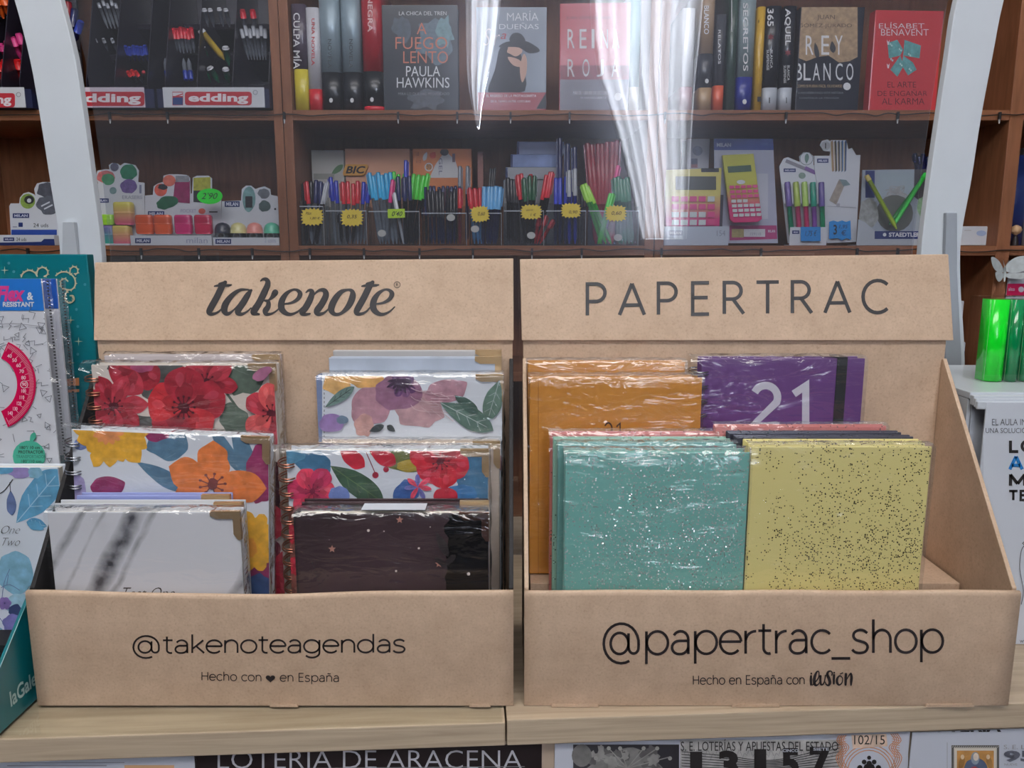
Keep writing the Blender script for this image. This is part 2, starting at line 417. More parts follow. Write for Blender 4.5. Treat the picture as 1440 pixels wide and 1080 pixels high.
def bfont(s, bold=0.0, shear=0.0, res=3):
    key = (s, bold, shear)
    if key in _tc: return _tc[key]
    c = bpy.data.curves.new('t', 'FONT'); c.body = s; c.offset = bold; c.shear = shear; c.resolution_u = res
    o = bpy.data.objects.new('t', c)
    me = bpy.data.meshes.new_from_object(o)
    vs = [(v.co.x, v.co.y) for v in me.vertices]; fs = [tuple(p.vertices) for p in me.polygons]
    bpy.data.objects.remove(o); bpy.data.curves.remove(c); bpy.data.meshes.remove(me)
    _tc[key] = (vs, fs)
    return _tc[key]

def clip_poly(poly, x0, x1, z0, z1):
    def cut(p, inside, inter):
        out = []
        for i in range(len(p)):
            a, b = p[i - 1], p[i]
            ia, ib = inside(a), inside(b)
            if ib:
                if not ia: out.append(inter(a, b))
                out.append(b)
            elif ia: out.append(inter(a, b))
        return out
    def ix(c): return lambda a, b: (c, a[1] + (b[1] - a[1]) * (c - a[0]) / (b[0] - a[0]))
    def iz(c): return lambda a, b: (a[0] + (b[0] - a[0]) * (c - a[1]) / (b[1] - a[1]), c)
    for ins, it in ((lambda q: q[0] >= x0, ix(x0)), (lambda q: q[0] <= x1, ix(x1)), (lambda q: q[1] >= z0, iz(z0)), (lambda q: q[1] <= z1, iz(z1))):
        poly = cut(poly, ins, it)
        if len(poly) < 3: return []
    return poly

class Print:
    """flat print on a thing's plane y, drawn at the pixels where the photograph shows it"""
    def __init__(s, root, y=-0.0003, clip=None, step=1.2e-5):
        s.root = root; s.y = y; s.clip = clip; s.b = B(); s.step = step; s.k = 0
        M = MW[root.name].inverted(); s.o = M @ Vector((0, 0, EYE)); s.R3 = M.to_3x3()
    def L(s, q):
        d = s.R3 @ ray(q[0], q[1]); t = (s.y - s.o.y) / d.y
        return (s.o.x + d.x * t, s.o.z + d.z * t)
    def loc(s, poly, m):               # polygon in local coordinates
        if s.clip: poly = clip_poly(poly, *s.clip)
        if len(poly) >= 3:
            y = s.y - s.k * s.step
            s.b.face([(x, y, z) for x, z in poly], m)
    def poly(s, pts, m): s.k += 1; s.loc([s.L(p) for p in pts], m)
    def rect(s, x0, y0, x1, y1, m): s.poly([(x0, y0), (x1, y0), (x1, y1), (x0, y1)], m)
    def ell(s, cx, cy, rx, ry, m, rot=0, n=18):
        c, q = math.cos(R(rot)), math.sin(R(rot))
        s.poly([(cx + rx * math.cos(a) * c - ry * math.sin(a) * q, cy + rx * math.cos(a) * q + ry * math.sin(a) * c) for a in (2 * PI * i / n for i in range(n))], m)
    def blob(s, cx, cy, rx, ry, m, rot=0, j=0.12, seed=0, n=16):
        rd = random.Random(seed); c, q = math.cos(R(rot)), math.sin(R(rot)); pts = []
        for i in range(n):
            a = 2 * PI * i / n; f = 1 + rd.uniform(-j, j)
            x, y = rx * f * math.cos(a), ry * f * math.sin(a); pts.append((cx + x * c - y * q, cy + x * q + y * c))
        s.poly(smooth(pts, 2, True), m)
    def petal(s, cx, cy, ang, ln, wd, m, tip=0.0, j=0.05, seed=0):
        rd = random.Random(seed + int(ang)); pts = []
        prof = [(0, .05), (.15, .45), (.35, .82), (.6, 1.0), (.8, .86), (.93, .5), (1.0 + tip, .04)]
        for side in (1, -1):
            pr = prof if side == 1 else prof[::-1]
            for t, w in pr:
                w2 = w * wd / 2 * (1 + rd.uniform(-j, j) * 2)
                x, y = t * ln, side * w2
                c, q = math.cos(R(ang)), math.sin(R(ang))
                pts.append((cx + x * c - y * q, cy + x * q + y * c))
        s.poly(smooth(pts, 2, True), m)
    def flower(s, cx, cy, r, n, m, m2=None, centre=None, wd=0.8, rot=0, dots=None, seed=1, tip=0.0):
        for i in range(n):
            a = rot + 360 * i / n + random.Random(seed + i).uniform(-8, 8)
            mm = m if (i % 2 == 0 or not m2) else m2; rr = r * random.Random(seed * 3 + i).uniform(.88, 1.08)
            s.petal(cx, cy, a, rr, r * wd, mm, tip, seed=seed + i)
            if 'rgb' in mm and r > 15:
                c = mm['rgb']; dk = paint([int(v * .84) for v in c]); lt_ = paint([min(255, int(v * .9 + 28)) for v in c])
                s.petal(cx, cy, a + 4, rr * .62, r * wd * .45, dk, seed=seed + i + 5)
                for q in (-.32, .05, .36):
                    t = R(a + q * 40 * wd); s.line([(cx + rr * .3 * math.cos(t), cy + rr * .3 * math.sin(t)), (cx + rr * .86 * math.cos(t + .04), cy + rr * .86 * math.sin(t + .04), )], r * .016, dk)
                s.petal(cx + rr * .5 * math.cos(R(a - 10)), cy + rr * .5 * math.sin(R(a - 10)), a, rr * .38, r * wd * .22, lt_, seed=seed + i + 9)
        if centre:
            s.blob(cx, cy, r * .13, r * .13, centre, j=.3, seed=seed)
            for i in range(dots or 9):
                a = 2 * PI * i / (dots or 9); rr = r * .27
                s.line([(cx, cy), (cx + rr * math.cos(a), cy + rr * math.sin(a))], r * .022, centre)
                s.ell(cx + rr * math.cos(a), cy + rr * math.sin(a), r * .035, r * .035, centre, n=6)
    def leaf(s, x0, y0, x1, y1, wd, m, vein=None, seed=0):
        ln = math.hypot(x1 - x0, y1 - y0); a = math.degrees(math.atan2(y1 - y0, x1 - x0))
        s.petal(x0, y0, a, ln, wd, m, 0.02, 0.04, seed)
        if vein:
            s.line([(x0, y0), (x1 + (x0 - x1) * .1, y1 + (y0 - y1) * .1)], max(.7, wd * .03), vein)
            nx, ny = -(y1 - y0) / ln, (x1 - x0) / ln
            for t in (.3, .5, .7):
                for sd in (1, -1):
                    bx, by = x0 + (x1 - x0) * t, y0 + (y1 - y0) * t
                    s.line([(bx, by), (bx + (x1 - x0) * .13 + nx * sd * wd * .3, by + (y1 - y0) * .13 + ny * sd * wd * .3)], max(.5, wd * .02), vein)
    def line(s, pts, w, m, ends=False, kk=True):
        """ribbon; points may carry their own width"""
        if kk: s.k += 1
        n = len(pts); L_, R_ = [], []
        for i in range(n):
            a = pts[max(0, i - 1)]; b = pts[min(n - 1, i + 1)]
            if n > 3 and pts[0][:2] == pts[-1][:2] and i in (0, n - 1): a, b = pts[-2], pts[1]
            dx, dy = b[0] - a[0], b[1] - a[1]; l = math.hypot(dx, dy) or 1
            ww = (pts[i][2] if len(pts[i]) > 2 else w) / 2
            f = 1.0
            if 0 < i < n - 1:
                d1 = (pts[i][0] - a[0], pts[i][1] - a[1]); d2 = (b[0] - pts[i][0], b[1] - pts[i][1])
                l1, l2 = math.hypot(*d1) or 1, math.hypot(*d2) or 1
                cs = max(-1, min(1, (d1[0] * d2[0] + d1[1] * d2[1]) / l1 / l2))
                f = min(2.0, 1 / max(.3, math.cos(math.acos(cs) / 2)))
                dx, dy = d1[0] / l1 + d2[0] / l2, d1[1] / l1 + d2[1] / l2; l = math.hypot(dx, dy) or 1
            nx, ny = -dy / l * ww * f, dx / l * ww * f
            L_.append((pts[i][0] + nx, pts[i][1] + ny)); R_.append((pts[i][0] - nx, pts[i][1] - ny))
        for i in range(n - 1):
            s.loc([s.L(L_[i]), s.L(L_[i + 1]), s.L(R_[i + 1]), s.L(R_[i])], m)
        if ends:
            for e in (0, -1):
                ww = (pts[e][2] if len(pts[e]) > 2 else w) / 2
                s.loc([s.L((pts[e][0] + ww * math.cos(2 * PI * i / 12), pts[e][1] + ww * math.sin(2 * PI * i / 12))) for i in range(12)], m)
    def stext(s, txt, m, x0, x1, yb0, yb1, unit, w, gap=0.06):
        """light monoline lettering; baseline from yb0 to yb1, unit = pixels per em unit"""
        items = []; cx = 0
        seq = []
        i = 0
        while i < len(txt):
            if txt[i] == 'ñ': seq.append('~n')
            else: seq.append(txt[i])
            i += 1
        for ch in seq:
            adv, st = G[ch]
            for q in st: items.append([(cx + x, y) for x, y in q])
            cx += adv + gap
        xs = [x for q in items for x, _ in q]; a, b = min(xs), max(xs)
        s.k += 1
        for q in items:
            pts = []
            for x, y in q:
                t = (x - a) / (b - a)
                pts.append((x0 + (x1 - x0) * t, yb0 + (yb1 - yb0) * t - y * unit))
            s.line(pts, w, m, kk=False)
    def text(s, txt, m, x0, y0, x1, y1, bold=0.0, shear=0.0, rot=0):
        """built-in face, fitted into the pixel box; rot 90 reads downwards, -90 upwards"""
        vs, fs = bfont(txt, bold, shear)
        if not vs: return
        xs = [v[0] for v in vs]; ys = [v[1] for v in vs]
        a, b, c, d = min(xs), max(xs), min(ys), max(ys)
        s.k += 1
        def T(v):
            u, w = (v[0] - a) / (b - a or 1), (v[1] - c) / (d - c or 1)
            if rot == 90: return (x0 + (x1 - x0) * w, y0 + (y1 - y0) * u)
            if rot == -90: return (x1 - (x1 - x0) * w, y1 - (y1 - y0) * u)
            return (x0 + (x1 - x0) * u, y1 - (y1 - y0) * w)
        y = s.y - s.k * s.step
        L3 = [s.L(T(v)) for v in vs]
        for f in fs:
            p = [L3[i] for i in f]
            s.loc(p, m)
    def done(s, name='printed_design'):
        if not s.b.f: return None
        return s.b.obj(name, s.root)

# ==================================================================== setting
FLOOR_Z = 0.0
structure(B().box(-4, 4, -2.5, 2.6, -0.05, 0, mat('floor_tiles', (120, 108, 98), 0.5, var=0.1, scale=8)).obj('floor'))
structure(B().box(-4, 4, 2.2, 2.3, 0.001, 3.0, mat('cream_wall', (200, 190, 175), 0.8, var=0.05, scale=6)).obj('wall_back'))
rw = B()
YW = -1.7
BACKW = mat('dark_wall', (40, 40, 48), 0.8, var=0.06, scale=5)
structure(B().box(-4, 4, YW - 0.25, YW - 0.15, 0.001, 3.0, BACKW).obj('wall_rear'))

# window behind the camera: lit panes behind tied-back white curtains (seen mirrored in the acrylic screen)
Y_SCREEN = 0.86
def mirror_pt(px, py):
    Yv = 2 * Y_SCREEN - YW
    p = P(px, py, Yv)
    return p.x, p.z
PANE = bpy.data.materials.new('daylit_pane'); PANE.use_nodes = True
_n = PANE.node_tree.nodes; _b = _n['Principled BSDF']; _b.inputs['Base Color'].default_value = (0, 0, 0, 1)
_b.inputs['Emission Color'].default_value = (0.82, 0.9, 1.0, 1); _b.inputs['Emission Strength'].default_value = 60.0
SHEER = bpy.data.materials.new('white_sheer_curtain'); SHEER.use_nodes = True
_n, _l = SHEER.node_tree.nodes, SHEER.node_tree.links; _n.remove(_n['Principled BSDF'])
_t = _n.new('ShaderNodeBsdfTranslucent'); _t.inputs[0].default_value = (0.95, 0.93, 0.95, 1)
_d = _n.new('ShaderNodeBsdfDiffuse'); _d.inputs[0].default_value = (0.9, 0.9, 0.92, 1)
_m = _n.new('ShaderNodeMixShader'); _m.inputs[0].default_value = 0.2
_l.new(_t.outputs[0], _m.inputs[1]); _l.new(_d.outputs[0], _m.inputs[2]); _l.new(_m.outputs[0], _n['Material Output'].inputs[0])
def curtain(label, left, right, seed, n_w):
    """left/right: outlines in mirrored pixels, top to bottom, same count"""
    th = thing('curtain', label, 'curtain', (0, YW, EYE), group=None)
    b = B(); rows = len(left); k = b.mi(SHEER); nx = 48; rd = random.Random(seed); ph = [rd.uniform(0, 6) for _ in range(4)]
    for i in range(rows):
        xa, za = mirror_pt(*left[i]); xb, zb = mirror_pt(*right[i])
        for j in range(nx + 1):
            t = j / nx
            y = 0.018 * math.sin(t * n_w + ph[0]) + 0.008 * math.sin(t * n_w * 2.3 + ph[1] + i * .2)
            b.v.append((xa + (xb - xa) * t, y, za + (zb - za) * t - EYE))
    for i in range(rows - 1):
        for j in range(nx):
            a = i * (nx + 1) + j
            b.f.append((a, a + 1, a + nx + 2, a + nx + 1)); b.m.append(k); b.sm.append(True)
    b.obj('curtain_fabric', th)
    pb = B()
    for i in range(rows - 1):
        q = []
        for (s_, e_), t in (((left[i], right[i]), .05), ((left[i], right[i]), .95), ((left[i + 1], right[i + 1]), .95), ((left[i + 1], right[i + 1]), .05)):
            x0, z0 = mirror_pt(*s_); x1, z1 = mirror_pt(*e_)
            q.append((x0 + (x1 - x0) * t, YW - 0.035, z0 + (z1 - z0) * t))
        pb.face(q, PANE)
    return pb
c1 = curtain('white sheer curtain gathered to a point beside the window', [(654, -60), (655, 0), (656, 60), (657, 100), (660, 130), (665, 155), (670, 178)],
             [(707, -60), (705, 0), (700, 50), (692, 90), (684, 120), (678, 150), (674, 182)], 3, 18)
c2 = curtain('wide white sheer curtain over the bright window', [(818, -60), (828, 0), (830, 50), (838, 105), (850, 140), (868, 200), (884, 262), (899, 336)],
             [(1000, -60), (988, 0), (984, 50), (978, 105), (975, 140), (971, 200), (968, 262), (965, 336)], 8, 46)
structure(c1.obj('window_1')); structure(c2.obj('window_2'))

# ------------------------------------------------------------------ bookcase
BY, BB = 1.55, 1.80
BX0, BX1 = -1.35, 1.45
bc = thing('bookcase', 'reddish brown laminate bookcase with stacked shelves behind the counter', 'bookcase', (0, BY, 0))
def bz(py): return Z(py, BY)
ups = [(X(394, 350, BY), X(406.3, 350, BY)), (X(407.3, 350, BY), X(420, 350, BY)), (X(906, 350, BY), X(919, 350, BY)), (X(920.5, 350, BY), X(933, 350, BY)),
       (X(1401, 350, BY), X(1420, 350, BY)), (BX1 - .02, BX1), (BX0, BX0 + .02), (X(-120, 350, BY), X(-100, 350, BY))]
for a, b in ups: blk(bc, 'upright_panel', a, b, 0, BB - BY, 0.002, EYE + 0.78, CHERRY, 0.0012)
blk(bc, 'back_panel', BX0, BX1, BB - BY, BB - BY + 0.01, 0.002, EYE + 0.78, CHERRY)
bays = [(BX0 + .02, ups[7][0]), (ups[7][1], ups[0][0]), (ups[1][1], ups[2][0]), (ups[3][1], ups[4][0]), (ups[4][1], BX1 - .02)]
S1, S2, S3, S0 = bz(154.5), bz(345.5), bz(345.5) - 0.25, bz(154.5) + 0.33
for z in (S0, S1, S2, S3, S3 - .3, S3 - .6):
    for a, b in bays: blk(bc, 'shelf_board', a, b, 0.001, BB - BY, z - 0.019, z, CHERRY_H, 0.001)

# wires of the string lights stapled along the shelf edges
def wire(name, label, py, px0, px1, clips, seed):
    rd = random.Random(seed); th = thing(name, label, 'string light', (0, BY, 0))
    pts = []; x = px0; Y = BY - 0.004
    while x < px1:
        p = P(x, py + rd.uniform(-2.2, 2.2), Y); pts.append((p.x, Y - BY, p.z)); x += rd.uniform(14, 30)
    B().tube(smooth(pts, 3), 0.0011, BLACK, 5).obj('wire', th)
    for c in clips:
        p = P(c, py, Y)
        B().box(p.x - .002, p.x + .002, -0.009, -0.0035, p.z - .009, p.z + .004, BLACK).tube([(p.x, -.006, p.z - .009), (p.x, -.007, p.z - .017)], [0.0022, .001], col((190, 190, 190), .2), 6).obj('bulb_clip', th, 0)
wire('string_light', 'dark string light wire clipped along the book shelf edge', 161, -60, 1500, (155, 236, 400, 560, 643, 718, 801, 935, 1105, 1262, 1405), 2)
wire('string_light', 'dark string light wire clipped along the pen shelf edge', 352, -60, 1500, (40, 199, 280, 355, 436, 512, 590, 665, 748, 818, 930, 1070, 1205, 1262), 5)

# ------------------------------------------------------------------ counter shelf
A_, B_ = PZ(0, 1036, EYE - .3465), PZ(1440, 989, EYE - .3465)
yaw = math.atan2(B_.y - A_.y, B_.x - A_.x)
ct = thing('counter_shelf', 'pale oak counter shelf in two boards under the cardboard displays', 'counter', (A_.x, A_.y, 0), (0, 0, yaw))
seam = (PZ(712, 1016, EYE - .3465) - A_).length
CT_TOP = EYE - .3465
blk(ct, 'shelf_board', -0.35, seam - 0.0006, 0, 0.45, CT_TOP - .021, CT_TOP - .0022, OAK, 0.001)
blk(ct, 'shelf_board', seam + 0.0006, 1.25, 0, 0.45, CT_TOP - .021, CT_TOP, OAK, 0.001)
blk(ct, 'front_panel', -0.35, 1.25, 0.006, 0.02, 0.002, CT_TOP - .0215, mat('cream_counter', (190, 170, 150), .6))
blk(ct, 'side_panel', -0.35, -0.33, 0.0205, 0.45, 0.002, CT_TOP - .0215, OAK)
blk(ct, 'side_panel', 1.23, 1.25, 0.0205, 0.45, 0.002, CT_TOP - .0215, OAK)
g = B().box(-0.34, seam - 0.003, 0.0012, 0.447, CT_TOP - .0021, CT_TOP - .0001, GLASS).obj('glass_sheet', None)
g.location = (A_.x, A_.y, 0); g.rotation_euler = (0, 0, yaw)
tag(g, 'thin clear glass sheet lying on the left half of the oak counter', 'glass sheet')

# papers on the counter front
def poster(name, label, px0, px1, m, order=0, bottom=0.30):
    top = CT_TOP - .0235
    rot = (0, 0, yaw)
    d = Matrix.Rotation(yaw, 3, 'Z') @ Vector((0, 0.0045 - order * .0009, 0))
    base = Vector((A_.x, A_.y, 0)) + d
    o = thing(name, label, 'poster', base, rot)
    x0, _ = mp(o, px0, 1062); x1, _ = mp(o, px1, 1050)
    B().box(x0, x1, 0, 0.0006, top - bottom, top, m).obj('sheet', o)
    return o, Print(o, -0.0002, (x0, x1, top - bottom, top))
PAPER = col((206, 210, 222), .6)
o, p = poster('notice_sheet', 'plain bluish white sheet on the counter front, furthest left', -40, 275, PAPER)
p.rect(28, 1072, 175, 1073, col((150, 150, 160))); p.rect(175, 1076, 245, 1120, col((214, 170, 130))); p.rect(10, 1076, 150, 1077.5, col((150, 150, 160)))
p.done()
o, p = poster('lottery_poster', 'black poster lettered LOTERÍA DE ARACENA under the shelf', 273, 762, col((26, 16, 18), .5))
p.text('LOTERÍA DE ARACENA', col((196, 196, 204)), 306, 1048, 734, 1081, -0.01)
p.line([(306, 1081.5), (738, 1078)], 1, col((150, 150, 155)))
p.rect(330, 1100, 600, 1180, col((90, 70, 50))); p.done()
o, p = poster('lottery_sheet', 'white sheet with a large lottery ticket numbered 13157', 780, 1278, PAPER, 1)
DK = col((38, 36, 42)); OR = paint((206, 142, 104)); GR = paint((150, 148, 150))
p.rect(806, 1047, 955, 1140, DK)
rd = random.Random(4)
p.blob(882, 1076, 52, 22, paint((120, 118, 116)), j=.2, seed=3, n=22)
for i in range(16): p.blob(838 + rd.uniform(-10, 90), 1062 + rd.uniform(-8, 18), rd.uniform(4, 9), rd.uniform(4, 9), paint((140, 138, 134)) if i % 2 else paint((88, 86, 86)), j=.35, seed=i)
for x in (838, 856, 872, 905, 924, 942):
    p.line([(882, 1080), (x, 1052 if 850 < x < 930 else 1064)], 1.5, paint((140, 138, 134)))
    p.ell(x, 1052 if 850 < x < 930 else 1066, 3, 3, paint((160, 158, 152)), n=8)
p.ell(818, 1062, 14, 16, paint((110, 108, 106)))
p.rect(956, 1040, 1184, 1140, paint((186, 184, 182)))
for i in range(30):
    x = 962 + i * 7.4
    p.line(smooth([(x, 1060 + (i % 3) * 4), (x + 3, 1054 + (i % 2) * 5), (x + 7, 1062)], 3), 0.8, GR)
for i in range(7):
    p.line(smooth([(958, 1056 + i * 4), (1020, 1062 + i * 3.5), (1090, 1068 + i * 2.2), (1180, 1046 + i * 5)], 4), 1.0, INK)
p.text('S. E. LOTERÍAS Y APUESTAS DEL ESTADO', INK, 957, 1038.5, 1178, 1055, 0.0)
for ch, x, w in (('1', 970, 17), ('3', 1010, 28), ('1', 1060, 17), ('5', 1098, 25), ('7', 1138, 30)):
    p.text(ch, INK, x, 1056 - (x - 970) * .04, x + w, 1094, 0.05)
p.text('CINCO', PAPER, 1100, 1052.5, 1122, 1056.5, .02); p.text('SIETE', PAPER, 1143, 1050.5, 1165, 1054.5, .02)
p.poly([(1184, 1034), (1276, 1030), (1276, 1140), (1184, 1140)], PAPER)
for k, rr in enumerate((46, 42, 38)): p.line(arc(1221, 1084, rr - 8, rr - 8, 0, 360, 28), 1.3, OR)
for sx in (-1, 1):
    for k in range(4):
        x = 1221 + sx * (30 + k * 3)
        p.line(smooth([(x, 1030), (x + sx * 6, 1040), (x - sx * 2, 1050), (x + sx * 7, 1064), (x, 1080)], 4), 1.2, OR)
    for k in range(9): p.line([(1221 + sx * 32, 1034 + k * 3.4), (1221 + sx * 43, 1037 + k * 3.4)], .8, OR)
p.poly([(1196, 1032), (1245, 1029), (1247, 1048), (1198, 1051)], paint((222, 196, 176)))
p.text('102/15', INK, 1200, 1032.5, 1243, 1045.5, 0.0)
p.ell(1221, 1086, 30, 30, PAPER, n=28)
for x, y, r_ in ((1221, 1064, 3), (1214, 1070, 3.5), (1228, 1070, 3.5), (1221, 1072, 4), (1208, 1078, 4), (1234, 1078, 4), (1221, 1080, 9)): p.ell(x, y, r_, r_, INK, n=8)
p.done()
o, p = poster('lottery_sheet', 'white sheet headed LOTERÍA with a small framed saint picture', 1280, 1520, PAPER, 2)
p.text('LOTERÍA', INK, 1296, 1010, 1408, 1029.5, .03)
p.line([(1332, 1044), (1332, 1100)], .6, GR)
for i, (m_, d_) in enumerate(((col((80, 78, 74)), 0), (col((214, 206, 196)), 3.2), (col((230, 222, 210)), 5), (paint((190, 138, 76)), 7.5))):
    p.rect(1338 + d_, 1048 + d_, 1405 - d_, 1130, m_)
for i in range(22): p.line([(1339 + i * 3, 1051), (1341 + i * 3, 1048.6)], .8, col((190, 186, 180)))
p.blob(1371, 1086, 16, 22, paint((76, 88, 112)), seed=2); p.ell(1371, 1066, 6, 9, paint((140, 150, 160))); p.ell(1372, 1064, 4, 5.5, paint((232, 214, 196)))
p.blob(1370, 1084, 6, 7, paint((180, 60, 52)), seed=5); p.ell(1352, 1072, 4, 9, paint((150, 110, 60)), rot=15); p.ell(1391, 1072, 4, 9, paint((150, 110, 60)), rot=-15)
p.ell(1353, 1064, 2.6, 3.4, paint((224, 200, 170))); p.ell(1389, 1064, 2.6, 3.4, paint((224, 200, 170)))
p.text('S. E. Loterías', GR, 1411, 1047, 1475, 1053); p.text('95', col((90, 92, 104)), 1411, 1055, 1456, 1071, .04)
p.text('NUEVE', GR, 1412, 1073, 1430, 1076); p.done()
# ==================================================================== cardboard displays
ZB = EYE - .346
def display_box(label, x0, w, side_mat, step_y, step_z, sag, hdr_top, tabs, seed):
    th = thing('cardboard_display', label, 'display box', (x0, .55, ZB))
    # front panel with a slightly wavy folded top edge
    b = B(); n = 26; k = b.mi(KRAFT); H = .0935
    prof = [(0.0006, 0), (0.0, .002), (-.0002, H - .004), (.0002, H - .0012), (.0012, H - .0002), (.0026, H), (.0042, H - .0006), (.005, H - .003), (.005, 0)]
    for i in range(n + 1):
        t = i / n; dz = -sag * math.sin(PI * min(1, t * 1.15)) ** 2 + .0003 * math.sin(t * 19 + seed)
        for y, z in prof: b.v.append((w * t, y, z + dz * (z / H) ** 3))
    q = len(prof)
    for i in range(n):
        for j in range(q - 1):
            a = i * q + j; b.f.append((a, a + q, a + q + 1, a + 1)); b.m.append(k); b.sm.append(True)
    b.f += [tuple(range(q)), tuple(n * q + j for j in reversed(range(q)))]; b.m += [k, k]; b.sm += [False, False]
    b.obj('front_panel', th)
    for tx0, tx1 in tabs:
        a, _ = mp(th, tx0, 993); c, _ = mp(th, tx1, 993)
        B().prism([(a, .0), (c, .0), (c - .001, .0022), (a + .001, .0022)], -.0014, -.0003, KRAFT).obj('locking_tab', th)
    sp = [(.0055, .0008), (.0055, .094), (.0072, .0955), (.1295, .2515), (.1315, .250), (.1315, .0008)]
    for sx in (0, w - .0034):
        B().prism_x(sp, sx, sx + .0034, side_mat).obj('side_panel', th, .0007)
    blk(th, 'base_panel', .004, w - .004, .0055, .1315, .0004, .003, KRAFT)
    blk(th, 'back_panel', 0.0005, w - .0005, .132, .1352, .0004, .2668, KRAFT, .0006)
    xa, xb = -.0008, w + .0042 if w > .368 else w + .0004
    k = .0085
    vs = [(xa, .1288, .2672), (xb, .1288, .2672), (xb, .1335, .2672), (xa, .1335, .2672)]
    t0 = P(hdr_top[0], hdr_top[1], .55 + .145); t1 = P(hdr_top[2], hdr_top[3], .55 + .145)
    lx0, lz0, lx1, lz1 = t0.x - x0, t0.z - ZB, t1.x - x0, t1.z - ZB
    vs += [(lx0, .145, lz0), (lx1, .145, lz1), (lx1, .149, lz1), (lx0, .149, lz0)]
    hb = B(); hb.v = vs; kk = hb.mi(KRAFT)
    for f in ((0, 1, 5, 4), (1, 2, 6, 5), (2, 3, 7, 6), (3, 0, 4, 7), (4, 5, 6, 7), (3, 2, 1, 0)): hb.f.append(f); hb.m.append(kk); hb.sm.append(False)
    hb.obj('header_panel', th, .0009)
    B().box(.006, w - .006, step_y, .1312, .0034, step_z, KRAFT).obj('inner_step', th, .0006)
    return th, (lz0 + lz1) / 2
XL, WL = X(35, 830, .55), X(722, 832, .55) - X(35, 830, .55)
XR, WR = X(737.5, 834, .55), X(1437, 829, .55) - X(737.5, 834, .55)
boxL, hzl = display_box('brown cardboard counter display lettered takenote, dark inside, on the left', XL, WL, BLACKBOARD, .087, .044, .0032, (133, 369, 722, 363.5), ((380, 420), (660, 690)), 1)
boxR, hzr = display_box('brown cardboard counter display lettered PAPERTRAC, on the right', XR, WR, KRAFT, .067, .070, .0, (731, 364.5, 1334, 357.5), ((775, 842), (1028, 1096), (1300, 1368)), 4)

# header prints lie on the slanted header: use a helper frame turned to the header's plane
def header_frame(box, hz, x0):
    ang = math.atan2(.145 - .1288, hz - .2672)
    e = bpy.data.objects.new('tmp', None)
    loc = Vector((x0, .55 + .1288, ZB + .2672))
    MW['hdr'] = Matrix.Translation(loc) @ Euler((-ang, 0, 0)).to_matrix().to_4x4()
    e.name = 'hdr'; bpy.data.objects.remove(e)
    class Rt: name = 'hdr'
    return Rt, ang
def header_done(p, box, ang, name='lettering'):
    o = p.b.obj(name, box); o.location = (0, .1288, .2672); o.rotation_euler = (-ang, 0, 0)
LOGO = col((38, 34, 35), .55); LOGO2 = col((30, 22, 24), .55)
rt, ang = header_frame(boxL, hzl, XL)
p = Print(rt, -.0004)
def logo(paths, m, s=4.8, ox=280, oy=380):
    for q in paths:
        pts = [(x / s + ox, y / s + oy, w * 1.14 / s + .25) for x, y, w in q]
        closed = q[0][:2] == q[-1][:2]
        if closed: pp = smooth(pts[:-1], 5, True); pp.append(pp[0])
        else: pp = smooth(pts, 5)
        p.line(pp, 1, m, ends=not closed)
def lt(dx): return [[(x + dx, y, w) for x, y, w in q] for q in (
    [(176, 82, 22), (150, 120, 36), (118, 185, 38), (84, 245, 38), (68, 280, 34), (80, 295, 22), (108, 292, 15), (138, 275, 11), (164, 245, 7)],
    [(184, 76, 6), (165, 84, 14), (140, 95, 20)], [(104, 108, 8), (130, 104, 15), (190, 103, 16), (217, 99, 8)])]
def le(dx): return [[(x + dx, y, w) for x, y, w in q] for q in (
    [(572, 228, 9), (622, 220, 14), (665, 195, 22), (682, 160, 28), (664, 136, 18), (632, 132, 13), (590, 158, 24), (560, 205, 36), (556, 255, 38), (582, 288, 28), (620, 298, 18), (665, 280, 11), (700, 248, 7)],)]
logo(lt(0), LOGO)
logo([[(356, 138, 8), (318, 130, 10), (272, 135, 18), (222, 170, 28), (180, 225, 38), (170, 270, 38), (192, 294, 24), (230, 272, 10), (280, 215, 6), (320, 165, 6)],
      [(352, 134, 12), (330, 165, 32), (300, 215, 38), (268, 262, 38), (262, 288, 30), (290, 296, 18), (325, 278, 10), (350, 255, 7)]], LOGO)
logo([[(416, 72, 7), (432, 60, 14), (456, 64, 24), (464, 92, 32), (440, 150, 38), (405, 220, 38), (372, 272, 40), (368, 290, 26), (404, 297, 12)],
      [(432, 206, 7), (468, 202, 10), (492, 182, 22), (508, 160, 34), (514, 150, 36)], [(438, 204, 9), (466, 212, 22), (466, 245, 30), (448, 274, 34), (456, 296, 22), (492, 292, 12), (530, 268, 8), (552, 235, 6)]], LOGO)
logo(le(0), LOGO)
logo([[(722, 150, 7), (742, 136, 16), (762, 146, 28), (752, 190, 36), (722, 248, 38), (696, 284, 34), (712, 298, 20), (748, 294, 10)],
      [(748, 210, 6), (776, 165, 9), (812, 136, 16), (846, 138, 28), (856, 170, 36), (830, 225, 38), (796, 275, 38), (808, 296, 24), (846, 286, 13), (882, 252, 8), (900, 222, 6)]], LOGO)
logo([[(1002, 133, 14), (955, 150, 28), (912, 205, 38), (892, 262, 38), (914, 296, 22), (960, 290, 18), (1010, 240, 34), (1036, 180, 38), (1032, 142, 24), (1002, 133, 14)]], LOGO)
logo(lt(995), LOGO); logo(le(620), LOGO)
p.line([(x, y) for x, y in arc(558.5, 400.5, 4.3, 4.3, 0, 360, 24)], .8, LOGO); p.text('R', LOGO, 556.9, 398.4, 560.4, 402.8)
header_done(p, boxL, ang)
rt, ang = header_frame(boxR, hzr, XR)
p = Print(rt, -.0004)
p.stext('PAPERTRAC', LOGO, 826, 1248, 443.5, 439, 63, 5.0, gap=.235)
